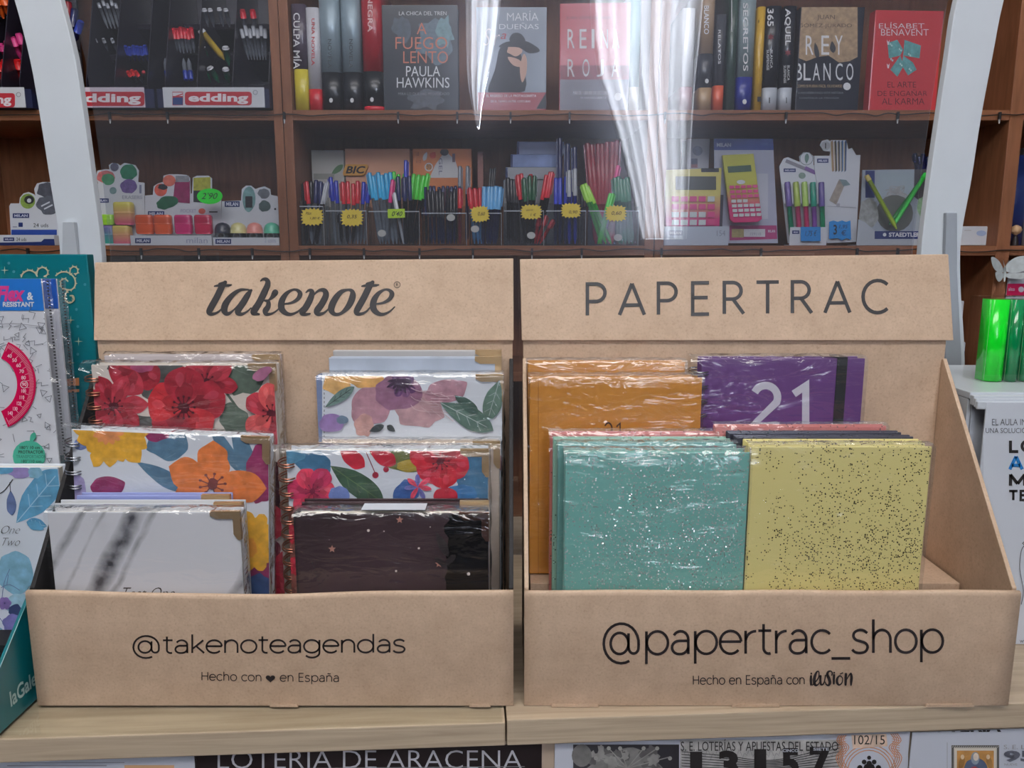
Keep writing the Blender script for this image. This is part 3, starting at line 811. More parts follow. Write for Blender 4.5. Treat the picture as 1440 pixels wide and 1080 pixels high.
header_done(p, boxR, ang)
# front panel prints
p = Print(boxL, -.0005)
p.stext('@takenoteagendas', LOGO2, 187.5, 569, 918.5, 917.5, 34.5, 2.6, gap=.015)
p.stext('Hecho con', LOGO2, 284, 367, 956.5, 958, 16.5, 1.25); p.stext('en España', LOGO2, 394, 476, 958.2, 958.7, 16.5, 1.25)
hp = []
for i in range(25):
    a = 2 * PI * i / 24
    hp.append((380.3 + 16 * math.sin(a) ** 3 * .42, 954 - (13 * math.cos(a) - 5 * math.cos(2 * a) - 2 * math.cos(3 * a) - math.cos(4 * a)) * .36))
p.poly(hp, LOGO2); p.done('lettering')
p = Print(boxR, -.0005)
p.stext('@papertrac_shop', LOGO2, 849, 1326, 920.5, 917.5, 62, 3.8, gap=.02)
p.stext('Hecho en España con', LOGO2, 975, 1131, 962.5, 962, 17.5, 1.35)
logo([[(195, 305, 34), (196, 306, 34)], [(190, 375, 40), (188, 480, 50), (190, 590, 40)],
      [(225, 600, 20), (320, 500, 24), (385, 390, 24), (390, 280, 22), (360, 250, 26), (320, 290, 40), (280, 400, 60), (270, 520, 60), (300, 600, 50), (360, 590, 26), (410, 520, 14)],
      [(430, 370, 44), (425, 480, 48), (440, 580, 40), (490, 580, 28), (530, 500, 24), (552, 350, 20)],
      [(715, 350, 24), (725, 290, 26), (690, 248, 26), (630, 260, 40), (600, 330, 56), (640, 430, 64), (665, 540, 60), (630, 605, 44), (575, 585, 26), (548, 520, 16)],
      [(775, 285, 36), (776, 286, 36)], [(772, 345, 44), (765, 450, 48), (765, 565, 34)],
      [(925, 320, 16), (985, 292, 26)], [(900, 370, 30), (850, 440, 48), (850, 540, 52), (900, 595, 34), (970, 540, 22), (985, 430, 18), (940, 375, 24), (900, 370, 30)],
      [(1070, 320, 50), (1065, 450, 56), (1062, 590, 44)], [(1085, 470, 16), (1140, 370, 22), (1195, 305, 34), (1215, 400, 54), (1205, 500, 54), (1200, 595, 34)]], LOGO2, 18.0, 1130, 930)
p.done('lettering')

# ==================================================================== notebooks
RINGS = {}
def ring_mesh(t, m):
    key = (round(t, 4), m.name)
    if key not in RINGS:
        b = B()
        for dz in (-.0011, .0011):
            pts = [(-.0016 + .0086 * math.cos(R(a)), t / 2 + (t / 2 + .0032) * math.sin(R(a)), dz + .0006 * math.sin(R(a))) for a in range(0, 360, 20)]
            b.tube(pts, .0007, m, 5, closed=True)
        RINGS[key] = b.mesh('binding_ring')
    return RINGS[key]
def film(root, w, h, t, seed, x0=-.0012, amp=.0007, seam=True, z0=.002):
    rd = random.Random(seed); b = B(); n, mm = 22, 20; k = b.mi(WRAP)
    ph = [rd.uniform(0, 6) for _ in range(6)]
    def f(u, v):
        e = max(0, 1 - v * 5) + max(0, 1 - (1 - u) * 7) * .8 + max(0, 1 - u * 9) * .7 + .12
        return amp * e * (math.sin(u * 21 + ph[0] + v * 7) * .5 + math.sin(u * 47 + ph[1] - v * 22) * .3 + math.sin(v * 40 + u * 30 + ph[2]) * .3)
    for j in range(mm + 1):
        v = j / mm
        for i in range(n + 1):
            u = i / n
            sh = .0036 * max(0, 1 - v * 14) ** 2
            b.v.append((x0 + (w - x0 + .0014) * u, -.0030 + f(u, v) + sh, h + .0012 - (h - z0) * (v if v > .2 else v ** 1.7 * 3.085)))
    for j in range(mm):
        for i in range(n):
            a = j * (n + 1) + i; b.f.append((a, a + n + 1, a + n + 2, a + 1)); b.m.append(k); b.sm.append(True)
    # rounded shoulder and crumpled top
    k2 = b.mi(WRAPT); base = len(b.v); rows = 5
    for j in range(rows + 1):
        s_ = j / rows
        for i in range(n + 1):
            u = i / n
            if j == 0: b.v.append(b.v[i]); continue
            y = .0006 + (t - .0004) * s_
            b.v.append((x0 + (w - x0 + .0014) * u, y, h + .0014 + .0010 * math.sin(s_ * PI) + rd.uniform(-.0006, .0008) * (1 if j < rows else 0)))
    for j in range(rows):
        for i in range(n):
            a = base + j * (n + 1) + i; b.f.append((a, a + 1, a + n + 2, a + n + 1)); b.m.append(k2); b.sm.append(True)
    # right hand flank
    base = len(b.v)
    for j in range(mm + 1):
        z = h + .0006 - (h - z0) * j / mm
        b.v.append((w + .0014, -.0026 + f(1, j / mm), z)); b.v.append((w + .0022 + rd.uniform(-.0006, .001), t * .5, z)); b.v.append((w + .001, t + .0005, z))
    for j in range(mm):
        for i in range(2):
            a = base + j * 3 + i; b.f.append((a, a + 3, a + 4, a + 1)); b.m.append(k2); b.sm.append(True)
    b.obj('plastic_wrap', root)
def notebook(label, pl, py, pr, Y, t, zb, cover, group=None, roll=0.0, spiral=None, corner=None, wrap=1, spine=None, name='notebook', bevel=.0008, pages=PAGES, topcorner=True):
    zb = ZB + zb
    x0 = X(pl, py, Y); w = X(pr, py, Y) - x0; h = P(pl, py, Y).z - zb
    a = R(roll)
    if a > 0: zb += w * math.sin(a); h -= w * math.sin(a)
    th = thing(name, label, 'notebook', (x0 - h * math.sin(a), Y, zb), (0, a, 0), group)
    blk(th, 'front_cover', 0, w, 0, .0018, 0, h, cover, bevel)
    blk(th, 'back_cover', 0, w, t - .0018, t, 0, h, cover, bevel)
    blk(th, 'page_block', .005 if spiral else .0016, w - .003, .0019, t - .0019, .003, h - .003, pages)
    if spine: blk(th, 'spine', -.0012, .0006, .0004, t - .0004, .0004, h - .0004, spine, .0004)
    if spiral:
        me = ring_mesh(t, spiral); n = int((h - .02) / .0118)
        for i in range(n):
            o = bpy.data.objects.new('binding_ring', me); COL.objects.link(o); o.parent = th
            o.location = (0.0016, 0, h - .012 - i * .0118)
    if corner:
        c = .022
        B().prism([(w - c, h), (w + .0004, h), (w + .0004, h - c), (w - .0016, h - c), (w - .0048, h - c + .0045), (w - .0048, h - .0052), (w - c + .0045, h - .0052), (w - c, h - .0026)], -.0011, -.0004, corner).box(w - c, w + .0005, -.0009, .0028, h + .0001, h + .0008, corner).box(w + .0001, w + .0008, -.0009, .0028, h - c, h + .0008, corner).obj('metal_corner', th)
    if wrap: film(th, w, h, t, int(pl * 3 + py), x0=(-.0095 if spiral else -.0014))
    return th, w, h
GL1 = 'notebooks in the left cardboard display'; GR1 = 'notebooks in the right cardboard display'
CREAM = col((214, 206, 198), .45, .15)
RED, RED2, DRED = paint((158, 36, 52)), paint((176, 54, 68)), paint((74, 16, 30))
LGREEN, GREY_G = paint((88, 104, 92)), paint((84, 88, 86))

# -- left box, left column, back: red flowered spiral book with one behind
notebook('pale notebook whose top shows behind the red flowered spiral notebook', 146, 500, 391, .662, .012, .0452, col((198, 188, 190), .4), corner=GOLD)
nb, w, h = notebook('spiral notebook with large dark red flowers on cream, back left of the left display', 128, 513, 386, .643, .0145, .0452, CREAM, spiral=ROSE, corner=GOLD)
p = Print(nb, -.0001, (0.0002, w - .0002, .0005, h - .0005))
p.rect(120, 500, 400, 840, CREAM)
for a in ((225, 548, 26, 22, 20), (238, 520, 22, 12, 0), (345, 532, 22, 30, 70), (200, 600, 34, 16, 10), (330, 592, 26, 20, 60), (170, 515, 20, 10, 0)): p.blob(*a[:4], GREY_G if a[0] < 300 else LGREEN, rot=a[4], seed=int(a[0]))
p.line(smooth([(318, 552), (338, 580), (357, 612)], 4), 3.5, LGREEN)
p.flower(189, 520, 40, 5, RED, RED2, None, 1.0, 30, seed=4); p.blob(200, 514, 18, 10, paint((164, 74, 110)), seed=7)
p.flower(160, 571, 46, 7, RED2, RED, DRED, .55, -10, seed=2, tip=.05)
p.flower(291, 537, 44, 8, RED, RED2, DRED, .55, 10, seed=9)
p.flower(260, 572, 56, 5, RED, paint((186, 44, 52)), DRED, 1.0, -18, dots=12, seed=5)
p.flower(383, 580, 44, 6, paint((204, 84, 84)), RED2, DRED, .7, 25, seed=12)
p.blob(370, 525, 14, 8, paint((158, 100, 128)), rot=-30, seed=2); p.flower(372, 700, 60, 5, DRED, RED, None, .9, 10, seed=3); p.flower(380, 800, 50, 5, RED, DRED, None, .8, 50, seed=6)
p.done()
# -- middle: yellow and orange flowers
WHITEC = col((220, 226, 236), .4, .2)
YEL, ORG, SLATE, MAG = paint((226, 170, 56)), paint((216, 120, 62)), paint((88, 124, 150)), paint((140, 44, 92))
nb, w, h = notebook('spiral notebook with a yellow and an orange flower on white in the left display', 100, 603, 377, .613, .0155, .0035, WHITEC, roll=2.6, spiral=STEEL, corner=GOLD)
p = Print(nb, -.0001, (0.0002, w - .0002, .0005, h - .0005))
p.blob(236, 622, 30, 26, SLATE, seed=3); p.blob(220, 612, 16, 9, MAG, seed=2)
p.leaf(193, 650, 262, 690, 22, SLATE, seed=2); p.leaf(290, 590, 340, 665, 18, SLATE, seed=5); p.leaf(326, 596, 356, 670, 26, SLATE, seed=8); p.blob(114, 625, 10, 8, paint((110, 128, 180)))
p.blob(152, 684, 24, 15, MAG, j=.08, seed=4); p.blob(368, 668, 22, 42, MAG, seed=6); p.blob(360, 800, 30, 40, MAG, seed=7); p.blob(108, 690, 14, 22, paint((170, 160, 205)), seed=3)
for i in range(17): p.petal(160, 603, 8 + i * 22, 48 + 12 * ((i * 7) % 3) / 2, 24, YEL, j=.12, seed=i)
p.blob(158, 600, 40, 30, YEL, seed=2)
for i in range(7): p.petal(152, 602, 150 - i * 26, 24, 9, paint((230, 148, 92)), j=.15, seed=i)
p.blob(150, 598, 13, 6, col((232, 226, 218)), j=.35, seed=5)
for a, l, wd in ((-88, 58, 44), (-158, 62, 46), (5, 74, 46), (160, 55, 30), (35, 50, 28), (-60, 40, 26)): p.petal(298, 680, a, l, wd, ORG, .04, .04, seed=a)
for a in range(0, 360, 40):
    q = (299 + 18 * math.cos(R(a)), 680 + 14 * math.sin(R(a))); p.line([(299, 682), q], 1.6, paint((120, 62, 62))); p.ell(q[0], q[1], 2.4, 2.0, paint((120, 62, 62)), n=8)
p.blob(300, 680, 7, 9, paint((120, 62, 62)), seed=4)
for i in range(11): p.petal(352, 762, i * 33, 44, 24, YEL, j=.12, seed=i)
p.blob(352, 768, 20, 24, YEL, seed=8); p.blob(352, 770, 10, 14, paint((224, 150, 60)), seed=8); p.blob(366, 828, 18, 22, paint((58, 84, 130)), seed=1)
p.done()
# -- lilac one and marble ones
notebook('lilac blue notebook top between the marbled and the flowered notebook', 107, 697, 322, .5995, .0095, .0035, col((150, 160, 214), .35, .3), corner=GOLD, wrap=0)
MARB = marble()
notebook('white notebook directly behind the front marbled notebook', 76, 708, 340, .587, .0105, .0035, col((196, 200, 206), .4, .2), corner=GOLD, wrap=0)
nb, w, h = notebook('grey and white marbled notebook with a brass corner, front left', 66, 720, 336, .571, .0125, .0035, MARB, corner=GOLD)
p = Print(nb, -.0001, (0.0002, w - .0002, .0005, h - .0005)); p.text('Test One', INK, 172, 826, 246, 842, -.012, .5); p.done('lettering')
# -- left box, right column, back stack
notebook('thin pale notebook furthest back in the upper right stack of the left display', 468, 493, 704, .6735, .006, .0452, col((186, 184, 184), .4), corner=GOLD, wrap=0)
notebook('pale blue marbled notebook in the upper right stack of the left display', 462, 503, 704, .662, .0095, .0452, mat('blue_marbling', (172, 182, 198), .35, var=.2, scale=18), corner=GOLD, wrap=0)
nb, w, h = notebook('notebook with watercolour mauve flower and blue spine, back of the left display', 446, 528, 706, .642, .0165, .0452, WHITEC, corner=GOLD, spine=col((122, 138, 176)))
p = Print(nb, -.0001, (0.0002, w - .0002, .0005, h - .0005))
p.rect(446, 520, 453, 840, col((122, 138, 176), .4)); [p.line([(456, 534 + i * 6), (456, 537 + i * 6)], .9, INK) for i in range(14)]
p.blob(474, 540, 20, 16, paint((226, 178, 112)), seed=3); p.blob(514, 534, 26, 11, paint((224, 172, 104)), seed=5)
MAU, MAU2 = paint((178, 134, 148)), paint((150, 106, 134))
p.blob(520, 572, 26, 30, MAU, rot=20, seed=2); p.blob(590, 576, 34, 26, paint((190, 152, 158)), seed=8); p.blob(628, 550, 30, 18, MAU, rot=-10, seed=4); p.blob(560, 552, 32, 26, MAU2, seed=6); p.blob(512, 598, 14, 16, paint((196, 152, 146)), seed=9)
p.flower(566, 541, 20, 7, paint((96, 58, 104)), paint((120, 80, 120)), col((44, 28, 50)), .6, 20, seed=2)
for i in range(9): p.petal(564, 533, 10 + i * 20, 15 + (i * 5) % 9, 4, col((58, 34, 62)), seed=i)
for i in range(12): p.line(smooth([(578 + (i % 4) * 14, 545 + i * 3), (590 + (i % 4) * 14, 550 + i * 3.4), (606 + (i % 3) * 16, 548 + i * 4)], 3), .9, paint((206, 178, 184)))
p.leaf(620, 566, 692, 604, 30, paint((88, 116, 106)), paint((180, 190, 190)), 3); p.leaf(702, 535, 686, 590, 26, paint((96, 124, 112)), paint((180, 190, 190)), 5); p.leaf(640, 556, 672, 580, 16, paint((70, 98, 90)), None, 7)
p.leaf(458, 572, 498, 544, 14, paint((110, 136, 130)), col((40, 44, 50)), 2); p.blob(468, 594, 18, 14, paint((150, 122, 176)), seed=4); p.blob(482, 590, 8, 6, paint((110, 130, 150)), seed=6)
p.leaf(520, 606, 540, 598, 10, paint((52, 62, 66)), None, 1); p.leaf(556, 606, 545, 598, 8, paint((52, 62, 66)), None, 4); p.rect(446, 640, 710, 660, MAU); p.done()
# -- beige backed + red/blue spiral
notebook('beige covered notebook directly behind the red and blue flowered spiral notebook', 448, 622, 702, .6275, .0125, .0035, mat('beige_cover', (200, 184, 170), .5, var=.06), corner=GOLD)
nb, w, h = notebook('spiral notebook with red flowers and blue leaves, right half of the left display', 402, 633, 686, .606, .0165, .0035, WHITEC, spiral=ROSE, corner=GOLD)
BLU, DG = paint((66, 114, 148)), paint((58, 86, 66)); RR, RR2 = paint((184, 36, 56)), paint((216, 66, 92))
p = Print(nb, -.0001, (0.0002, w - .0002, .0005, h - .0005))
p.blob(436, 648, 34, 18, BLU, rot=25, seed=3); p.blob(412, 640, 16, 12, paint((86, 140, 172)), seed=2)
p.leaf(466, 656, 538, 706, 34, DG, paint((96, 120, 80)), 4); p.blob(560, 646, 38, 14, paint((104, 112, 62)), rot=15, seed=5); p.blob(575, 655, 18, 9, paint((176, 152, 60)), seed=7)
p.blob(672, 668, 34, 36, BLU, seed=9); p.blob(650, 694, 22, 12, paint((62, 118, 170)), seed=3); p.blob(572, 692, 22, 16, paint((58, 96, 160)), rot=-40, seed=8)
p.leaf(478, 632, 512, 656, 24, RR, None, 3); p.leaf(520, 632, 556, 652, 22, RR, None, 6); p.line(smooth([(515, 636), (522, 652), (527, 664)], 3), 1.2, paint((130, 30, 50))); p.ell(528, 668, 4.5, 4.5, paint((150, 30, 54))); p.ell(543, 660, 4, 4, paint((150, 30, 54)))
p.flower(620, 648, 42, 6, RR, paint((190, 34, 50)), col((90, 18, 34)), .95, 20, seed=4); p.flower(588, 684, 20, 7, RR2, paint((110, 110, 180)), None, .35, 15, seed=3); p.blob(626, 698, 16, 14, RR, seed=2)
p.flower(440, 690, 36, 6, RR2, paint((190, 50, 90)), paint((120, 24, 60)), .8, 5, seed=7); p.blob(478, 696, 14, 14, paint((110, 130, 190)), seed=5)
for i in range(5): p.flower(405 + (i % 2) * 10, 730 + i * 24, 22, 5, RR if i % 2 else paint((120, 70, 60)), None, None, .9, i * 20, seed=i)
p.done()
# -- black starry ones
BLK = mat('black_gloss_cover', (66, 50, 54), .22, 0, .5, var=.35, scale=11)
notebook('dark notebook directly behind the black starry notebook in the left display', 424, 706, 686, .590, .010, .0035, BLK, corner=GOLD, wrap=0, pages=col((60, 60, 64)))
nb, w, h = notebook('glossy black notebook with rose stars and a white label strip on top', 414, 722, 686, .571, .0165, .0035, BLK, corner=ROSE, spine=BLACK)
p = Print(nb, -.0001, (0.0002, w - .0002, .0005, h - .0005)); RSTAR = mat('rose_foil', (226, 166, 148), .3, .6)
rd = random.Random(2); edge = [(628 + rd.uniform(-4, 4), 724 + i * 8) for i in range(15)]
p.poly(edge + [(690, 840), (690, 722)], col((10, 9, 11), .2, .5))
def star(p, cx, cy, r, m, k=5, inner=.45, rot=-90):
    p.poly([(cx + r * (1 if i % 2 == 0 else inner) * math.cos(R(rot + 180 * i / k)), cy + r * (1 if i % 2 == 0 else inner) * math.sin(R(rot + 180 * i / k))) for i in range(2 * k)], m)
for x, y in ((562, 731), (467, 772), (617, 793)): star(p, x, y, 5.5, RSTAR)
for x, y, r_ in ((518, 746, 2), (589, 771, 1.6), (557, 803, 1.6), (659, 807, 2.4), (540, 747, .8), (605, 741, .8)): p.ell(x, y, r_, r_, col((226, 212, 206)), n=8)
p.leaf(613, 748, 630, 782, 12, col((24, 14, 16)), None, 1); p.leaf(630, 800, 612, 784, 8, col((24, 14, 16)), None, 2); p.leaf(625, 796, 640, 780, 9, col((24, 14, 16)), None, 3)
for i in range(7): p.line([(439 + i * 2, 790 + i * 6.2), (440 + i * 2, 793 + i * 6.2)], 1.4, INK)
p.done()
# white label strip over the top of the black notebooks
a, z_ = mp(nb, 508, 715); b_, _ = mp(nb, 598, 715)
blk(nb, 'label_strip', a, b_, -.0010, .014, h + .0030, h + .0034, col((200, 206, 216)))
for nb_, c_ in ():
    pass

# -- right box, back row
MUST = mat('mustard_cover', (192, 130, 50), .32, 0, .35, var=.05, scale=6, bump=.05, bscale=14)
ZS = .0712
notebook('mustard yellow notebook at the back left of the right display', 742, 509, 964, .658, .014, ZS, MUST, bevel=.0018)
nb, w, h = notebook('mustard yellow notebook with a small 21, in front of its twin', 745, 531, 988, .634, .0175, ZS, MUST, bevel=.0018)
p = Print(nb, -.0001, (0, w, 0, h)); p.stext('21', INK, 850, 872, 620, 620, 36, 2.2, gap=.12); p.line([(757, 532), (757, 830)], .8, col((150, 96, 34), .4)); p.done('lettering')
PURP = mat('purple_cover', (100, 62, 122), .38, 0, .2, var=.05, scale=9)
nb, w, h = notebook('purple spiral notebook with a big pale 21 and black elastic band', 987, 504, 1217, .646, .016, ZS, PURP, spiral=STEEL, wrap=1)
p = Print(nb, -.0001, (0, w, 0, h)); PALE = col((206, 206, 220), .4)
p.stext('21', PALE, 1059, 1133, 598, 598, 80, 10.5, gap=.14); p.done('lettering')
a, _ = mp(nb, 1176, 520); b_, _ = mp(nb, 1190, 520)
B().box(a, b_, -.0016, -.0006, .0005, h + .0012, BLACK).box(a, b_, -.0005, .017, h + .0002, h + .0012, BLACK).obj('elastic_band', nb)
# -- right box, front rows
def glit(nm, c, dens, **k): return glitter(nm, c, dens, **k)
TEALG = glit('teal_glitter_cover', (118, 180, 172), (.085, 0, .10, .84), dark=(240, 236, 240), metallic=.55)
YELG = glit('yellow_glitter_cover', (226, 214, 142), (.095, 0, .08, 1.02), dark=(84, 76, 66), metallic=.8)
PINKG = glit('pink_glitter_cover', (206, 122, 116), (.07, 0, .08, 1.05), dark=(200, 190, 190))
MINTG = glit('mint_glitter_cover', (138, 178, 160), (.07, 0, .08, 1.05), dark=(200, 200, 200))
NAVG = glit('dark_glitter_cover', (52, 52, 66), (.07, 0, .08, 1.0), dark=(160, 160, 170))
notebook('pink glitter notebook at the back of the teal stack', 774, 609, 1008, .6085, .0082, .0035, PINKG, wrap=1, bevel=.0012)
notebook('pale green glitter notebook in the teal stack, behind the teal pair', 778, 617, 1028, .5985, .0088, .0035, MINTG, wrap=0, bevel=.0012)
notebook('teal glitter notebook directly behind the front teal one', 785, 625, 1036, .5875, .0095, .0035, mat('teal_plain_edge', (110, 168, 164), .35, 0, .3), wrap=1, bevel=.0012)
notebook('shiny teal glitter notebook, front left of the right display', 795, 636, 1055, .571, .0135, .0035, TEALG, bevel=.0022)
notebook('pink glitter notebook furthest back in the yellow stack', 1006, 599, 1247, .6085, .0078, .0035, PINKG, wrap=1, bevel=.0012)
notebook('rearmost dark glitter notebook of the yellow stack', 1024, 608, 1268, .5995, .0075, .0035, NAVG, wrap=0, bevel=.001)
notebook('foremost dark glitter notebook of the yellow stack', 1034, 614, 1285, .591, .0072, .0035, NAVG, wrap=0, bevel=.001)
notebook('yellow glitter notebook directly behind the front yellow one', 1048, 620, 1298, .582, .0075, .0035, YELG, wrap=0, bevel=.0012)
notebook('shiny yellow notebook with dark glitter, front right of the right display', 1057, 628, 1311, .569, .0115, .0035, YELG, bevel=.0016)
# ==================================================================== white frame with the clear screen
sc_ = thing('counter_screen', 'tall clear acrylic screen held by two white curved posts behind the displays', 'screen', (0, .84, CT_TOP))
def prism_px(root, name, pts, y0, y1, m, bevel=0.0):
    poly = [mp(root, x, y, y0) for x, y in pts]
    return B().prism(poly, y0, y1, m).obj(name, root, bevel)
zc = mp(sc_, 100, 900)[1]
def floor_pts(xs): return [(mp(sc_, x, 700)[0], 0.0008) for x in xs]
def post(inner, outer, foot):
    L_ = smooth(outer, 4); R_ = smooth(inner, 4)
    poly = [mp(sc_, *q) for q in L_] + floor_pts(foot) + [mp(sc_, *q) for q in reversed(R_)]
    B().prism(poly, 0, .010, POST).obj('post', sc_, .0008)
post([(60, -90), (85, 0), (105, 80), (119, 170), (131, 260), (143, 360), (148, 520)], [(-10, -90), (20, 0), (42, 85), (57, 170), (71, 260), (82, 330), (88, 420), (96, 520)], (104, 158))
post([(1376, -90), (1346, 0), (1333, 80), (1318, 180), (1306, 265), (1295, 360), (1291, 500)], [(1440, -90), (1412, 0), (1396, 80), (1380, 165), (1366, 255), (1352, 335), (1351, 400), (1356, 480), (1358, 560)], (1362, 1290))
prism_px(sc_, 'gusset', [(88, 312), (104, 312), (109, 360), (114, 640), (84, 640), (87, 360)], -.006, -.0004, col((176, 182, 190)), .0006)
prism_px(sc_, 'gusset', [(1331, 299), (1346, 299), (1346, 380), (1352, 500), (1353, 640), (1334, 640), (1328, 400)], -.006, -.0004, col((150, 156, 165)), .0006)  # shade on this gusset is put into its darker grey
pane = [mp(sc_, x, y) for x, y in ((66, -90), (92, 0), (112, 80), (126, 170), (138, 260), (148, 360))] + floor_pts((150, 1288)) + [mp(sc_, x, y) for x, y in ((1290, 360), (1300, 265), (1312, 180), (1327, 80), (1340, 0), (1370, -90))]
B().prism(pane, .0105, .0135, ACRYLIC).obj('acrylic_pane', sc_)

# ==================================================================== books on the upper shelf
YB = 1.562
BL, BR = 'books standing on the upper shelf', 'books standing on the upper shelf'
def spine_book(label, x0, x1, bands, name='book', Y=YB, depth=.15, rnd=.006, rough=.35, coat=.3, zb=None):
    zb = S1 + .0008 if zb is None else zb
    a, b = X(x0, 100, Y), X(x1, 100, Y); w = b - a - .0006
    th = thing(name, label, 'book', (a + .0003, Y, zb))
    sec = [(0, depth), (0, rnd), (w * .08, rnd * .45), (w * .25, rnd * .1), (w * .5, 0), (w * .75, rnd * .1), (w * .92, rnd * .45), (w, rnd), (w, depth)]
    ztop = P(x0, bands[0][0], Y).z - zb
    for i, (ya, yb_, c) in enumerate(bands):
        z1 = P(x0, ya, Y).z - zb; z0 = 0 if i == len(bands) - 1 else P(x0, yb_, Y).z - zb
        B().prism_z(sec, z0, z1, col(c, rough, coat) if isinstance(c, tuple) else c, True).obj('cover' if i == 0 else 'colour_band', th)
    return th, Print(th, -.0004)
def face_book(label, x0, x1, yt, c, Y=1.575, t=.028, spine=None, rot=0, tilt=0, group=None, zb=None, yb=153):
    zb = S1 + .0008 if zb is None else zb
    a, b = X(x0, yb, Y), X(x1, yb, Y); w = b - a
    h = P(x0, yt, Y).z - zb
    th = thing('book', label, 'book', (a, Y, zb), (0, 0, R(rot)), group)
    m = col(c, .3, .5) if isinstance(c, tuple) else c
    blk(th, 'front_cover', 0, w, 0, .0014, 0, h, m, .0006)
    blk(th, 'back_cover', 0, w, t - .0014, t, 0, h, m, .0006)
    blk(th, 'spine', -.0012, .0002, 0, t, 0, h, col(spine, .3, .5) if spine else m, .0005)
    blk(th, 'page_block', .0004, w - .002, .0016, t - .0016, .001, h - .002, PAGES)
    return th, Print(th, -.0002, (0, w, 0, h)), w, h
LT = col((214, 214, 216), .4)
th, p = spine_book('dark purple grey spine lettered CULPA MÍA over a yellow base', 412, 432.5, [(5, 97, (74, 64, 78)), (97, 152, (206, 190, 58))])
p.text('CULPA MÍA', LT, 412.5, 18, 424, 97, .01, rot=90); p.done('lettering')
th, p = spine_book('slim white spine with red lettering and a red base', 432, 451, [(10, 125, (196, 196, 202)), (125, 153, (190, 30, 40))])
p.text('UNA NOVELA', col((200, 60, 66)), 438, 26, 442.5, 92, .01, rot=90); p.done('lettering')
SIL = mat('silver_spine', (140, 158, 168), .35, .2)
for i, (a, b) in enumerate(((450, 479), (480, 508))):
    th, p = spine_book(('silver grey spine with black base, left one of the silver pair', 'silver grey spine with black base, right one of the silver pair')[i], a, b, [(-26, 101, SIL), (101, 153, (22, 24, 30))], rnd=.010)
    p.text('NOVELA', col((60, 70, 78)), a + 11, 55, a + 16, 96, 0, rot=90); p.ell((a + b) / 2 + 1, 141, 2.6, 3.4, LT, n=10); p.done('lettering')
th, p = spine_book('red and black spine with white vertical lettering beside the silver pair', 509, 538, [(-26, 100, (158, 26, 38)), (100, 149, (24, 26, 30)), (149, 153, (196, 30, 44))], rnd=.010)  # thin red band at the foot is a glint put into the colour
p.text('NEGRA', col((226, 190, 190)), 517, -6, 524, 45, .02, rot=90); p.ell(523, 140, 2.6, 3.4, LT, n=10); p.done('lettering')
th, p, w, h = face_book('black book with face out cover lettered A FUEGO LENTO', 541, 645, 7, (36, 42, 50))
p.blob(612, 60, 26, 30, paint((92, 108, 118)), seed=3, j=.25); p.blob(565, 40, 12, 18, paint((70, 80, 90)), seed=5, j=.3); p.blob(625, 45, 12, 22, paint((110, 140, 146)), seed=8, j=.3); p.blob(600, 140, 26, 14, paint((82, 86, 94)), seed=9, j=.3)
SAL = col((196, 112, 88), .4)
p.text('LA CHICA DEL TREN', LT, 561, 16, 628, 21.5, .0); p.text('A', SAL, 586, 32, 600, 48, -.005); p.text('FUEGO', SAL, 556, 52, 629, 69, -.005); p.text('LENTO', SAL, 567, 72, 630, 89, -.005)
p.text('PAULA', LT, 571, 93, 619, 107.5, -.002); p.text('HAWKINS', LT, 558, 109, 632, 123.5, -.002); p.text('MIRA LO QUE HAS PROVOCADO', col((130, 130, 134)), 560, 130, 632, 134.5, 0); p.done('cover_print')
th, p, w, h = face_book('grey book with face out cover of a woman in a wide black hat', 672, 768, 10, (116, 124, 136))
SK = col((196, 160, 144)); HAT = col((34, 36, 42), .5)
p.text('MARÍA', LT, 713, 15, 757, 29, -.01); p.text('DUEÑAS', LT, 702, 32, 757.5, 41, -.01); p.text('a', col((150, 30, 44)), 704, 47, 712, 55, 0, .3); p.text('Sir', col((206, 190, 190)), 680, 40, 703, 64, -.02, .3)
p.poly(smooth([(705, 64), (728, 70), (736, 92), (738, 128), (700, 132), (686, 128), (696, 98)], 3, True), HAT)
p.poly(smooth([(736, 76), (741, 84), (740, 104), (734, 116), (731, 96)], 3, True), SK); p.blob(724, 70, 11, 9, SK, seed=3); p.poly(smooth([(714, 80), (730, 84), (736, 94), (722, 92)], 3, True), SK)
p.poly(smooth([(701, 66), (712, 59), (736, 57), (752, 64), (759, 72), (744, 75), (730, 67), (712, 66)], 3, True), HAT)
p.poly(smooth([(717, 58), (720, 48), (728, 46), (735, 50), (738, 59)], 3, True), HAT)
p.rect(665, 130, 770, 156, col((138, 26, 38), .35, .3)); p.text('EL REGRESO DE LA PROTAGONISTA', LT, 684, 133, 754, 136.5); p.text('DE EL TIEMPO ENTRE COSTURAS', LT, 690, 141, 746, 144); p.poly([(768, 130), (768, 153), (754, 153)], HAT); p.done('cover_print')
th, p, w, h = face_book('red book with face out cover lettered REINA ROJA', 787, 884, 5, (166, 30, 42), spine=(176, 26, 38), rot=-3, yb=152)
p.rect(780, 112, 890, 156, col((66, 52, 62), .3, .4)); p.rect(780, 92, 890, 112, paint((120, 36, 48)))
p.text('JUAN GÓMEZ-JURADO', col((96, 26, 34)), 796, 22, 862, 28, 0)
for ch, x in zip('REINA', (798, 815, 832, 845, 861)): p.text(ch, LT, x, 41, x + (4 if ch == 'I' else 10), 68, .0)
for ch, x in zip('ROJA', (798, 819, 839, 860)): p.text(ch, LT, x, 83, x + 10, 108, .0)
p.text('MÁS DE 1.000.000 DE LECTORES', LT, 806, 127, 856, 133); p.text('YA HAN DESCUBIERTO', LT, 816, 136, 852, 139); p.ell(869, 136, 5, 5.5, LT); p.done('cover_print')
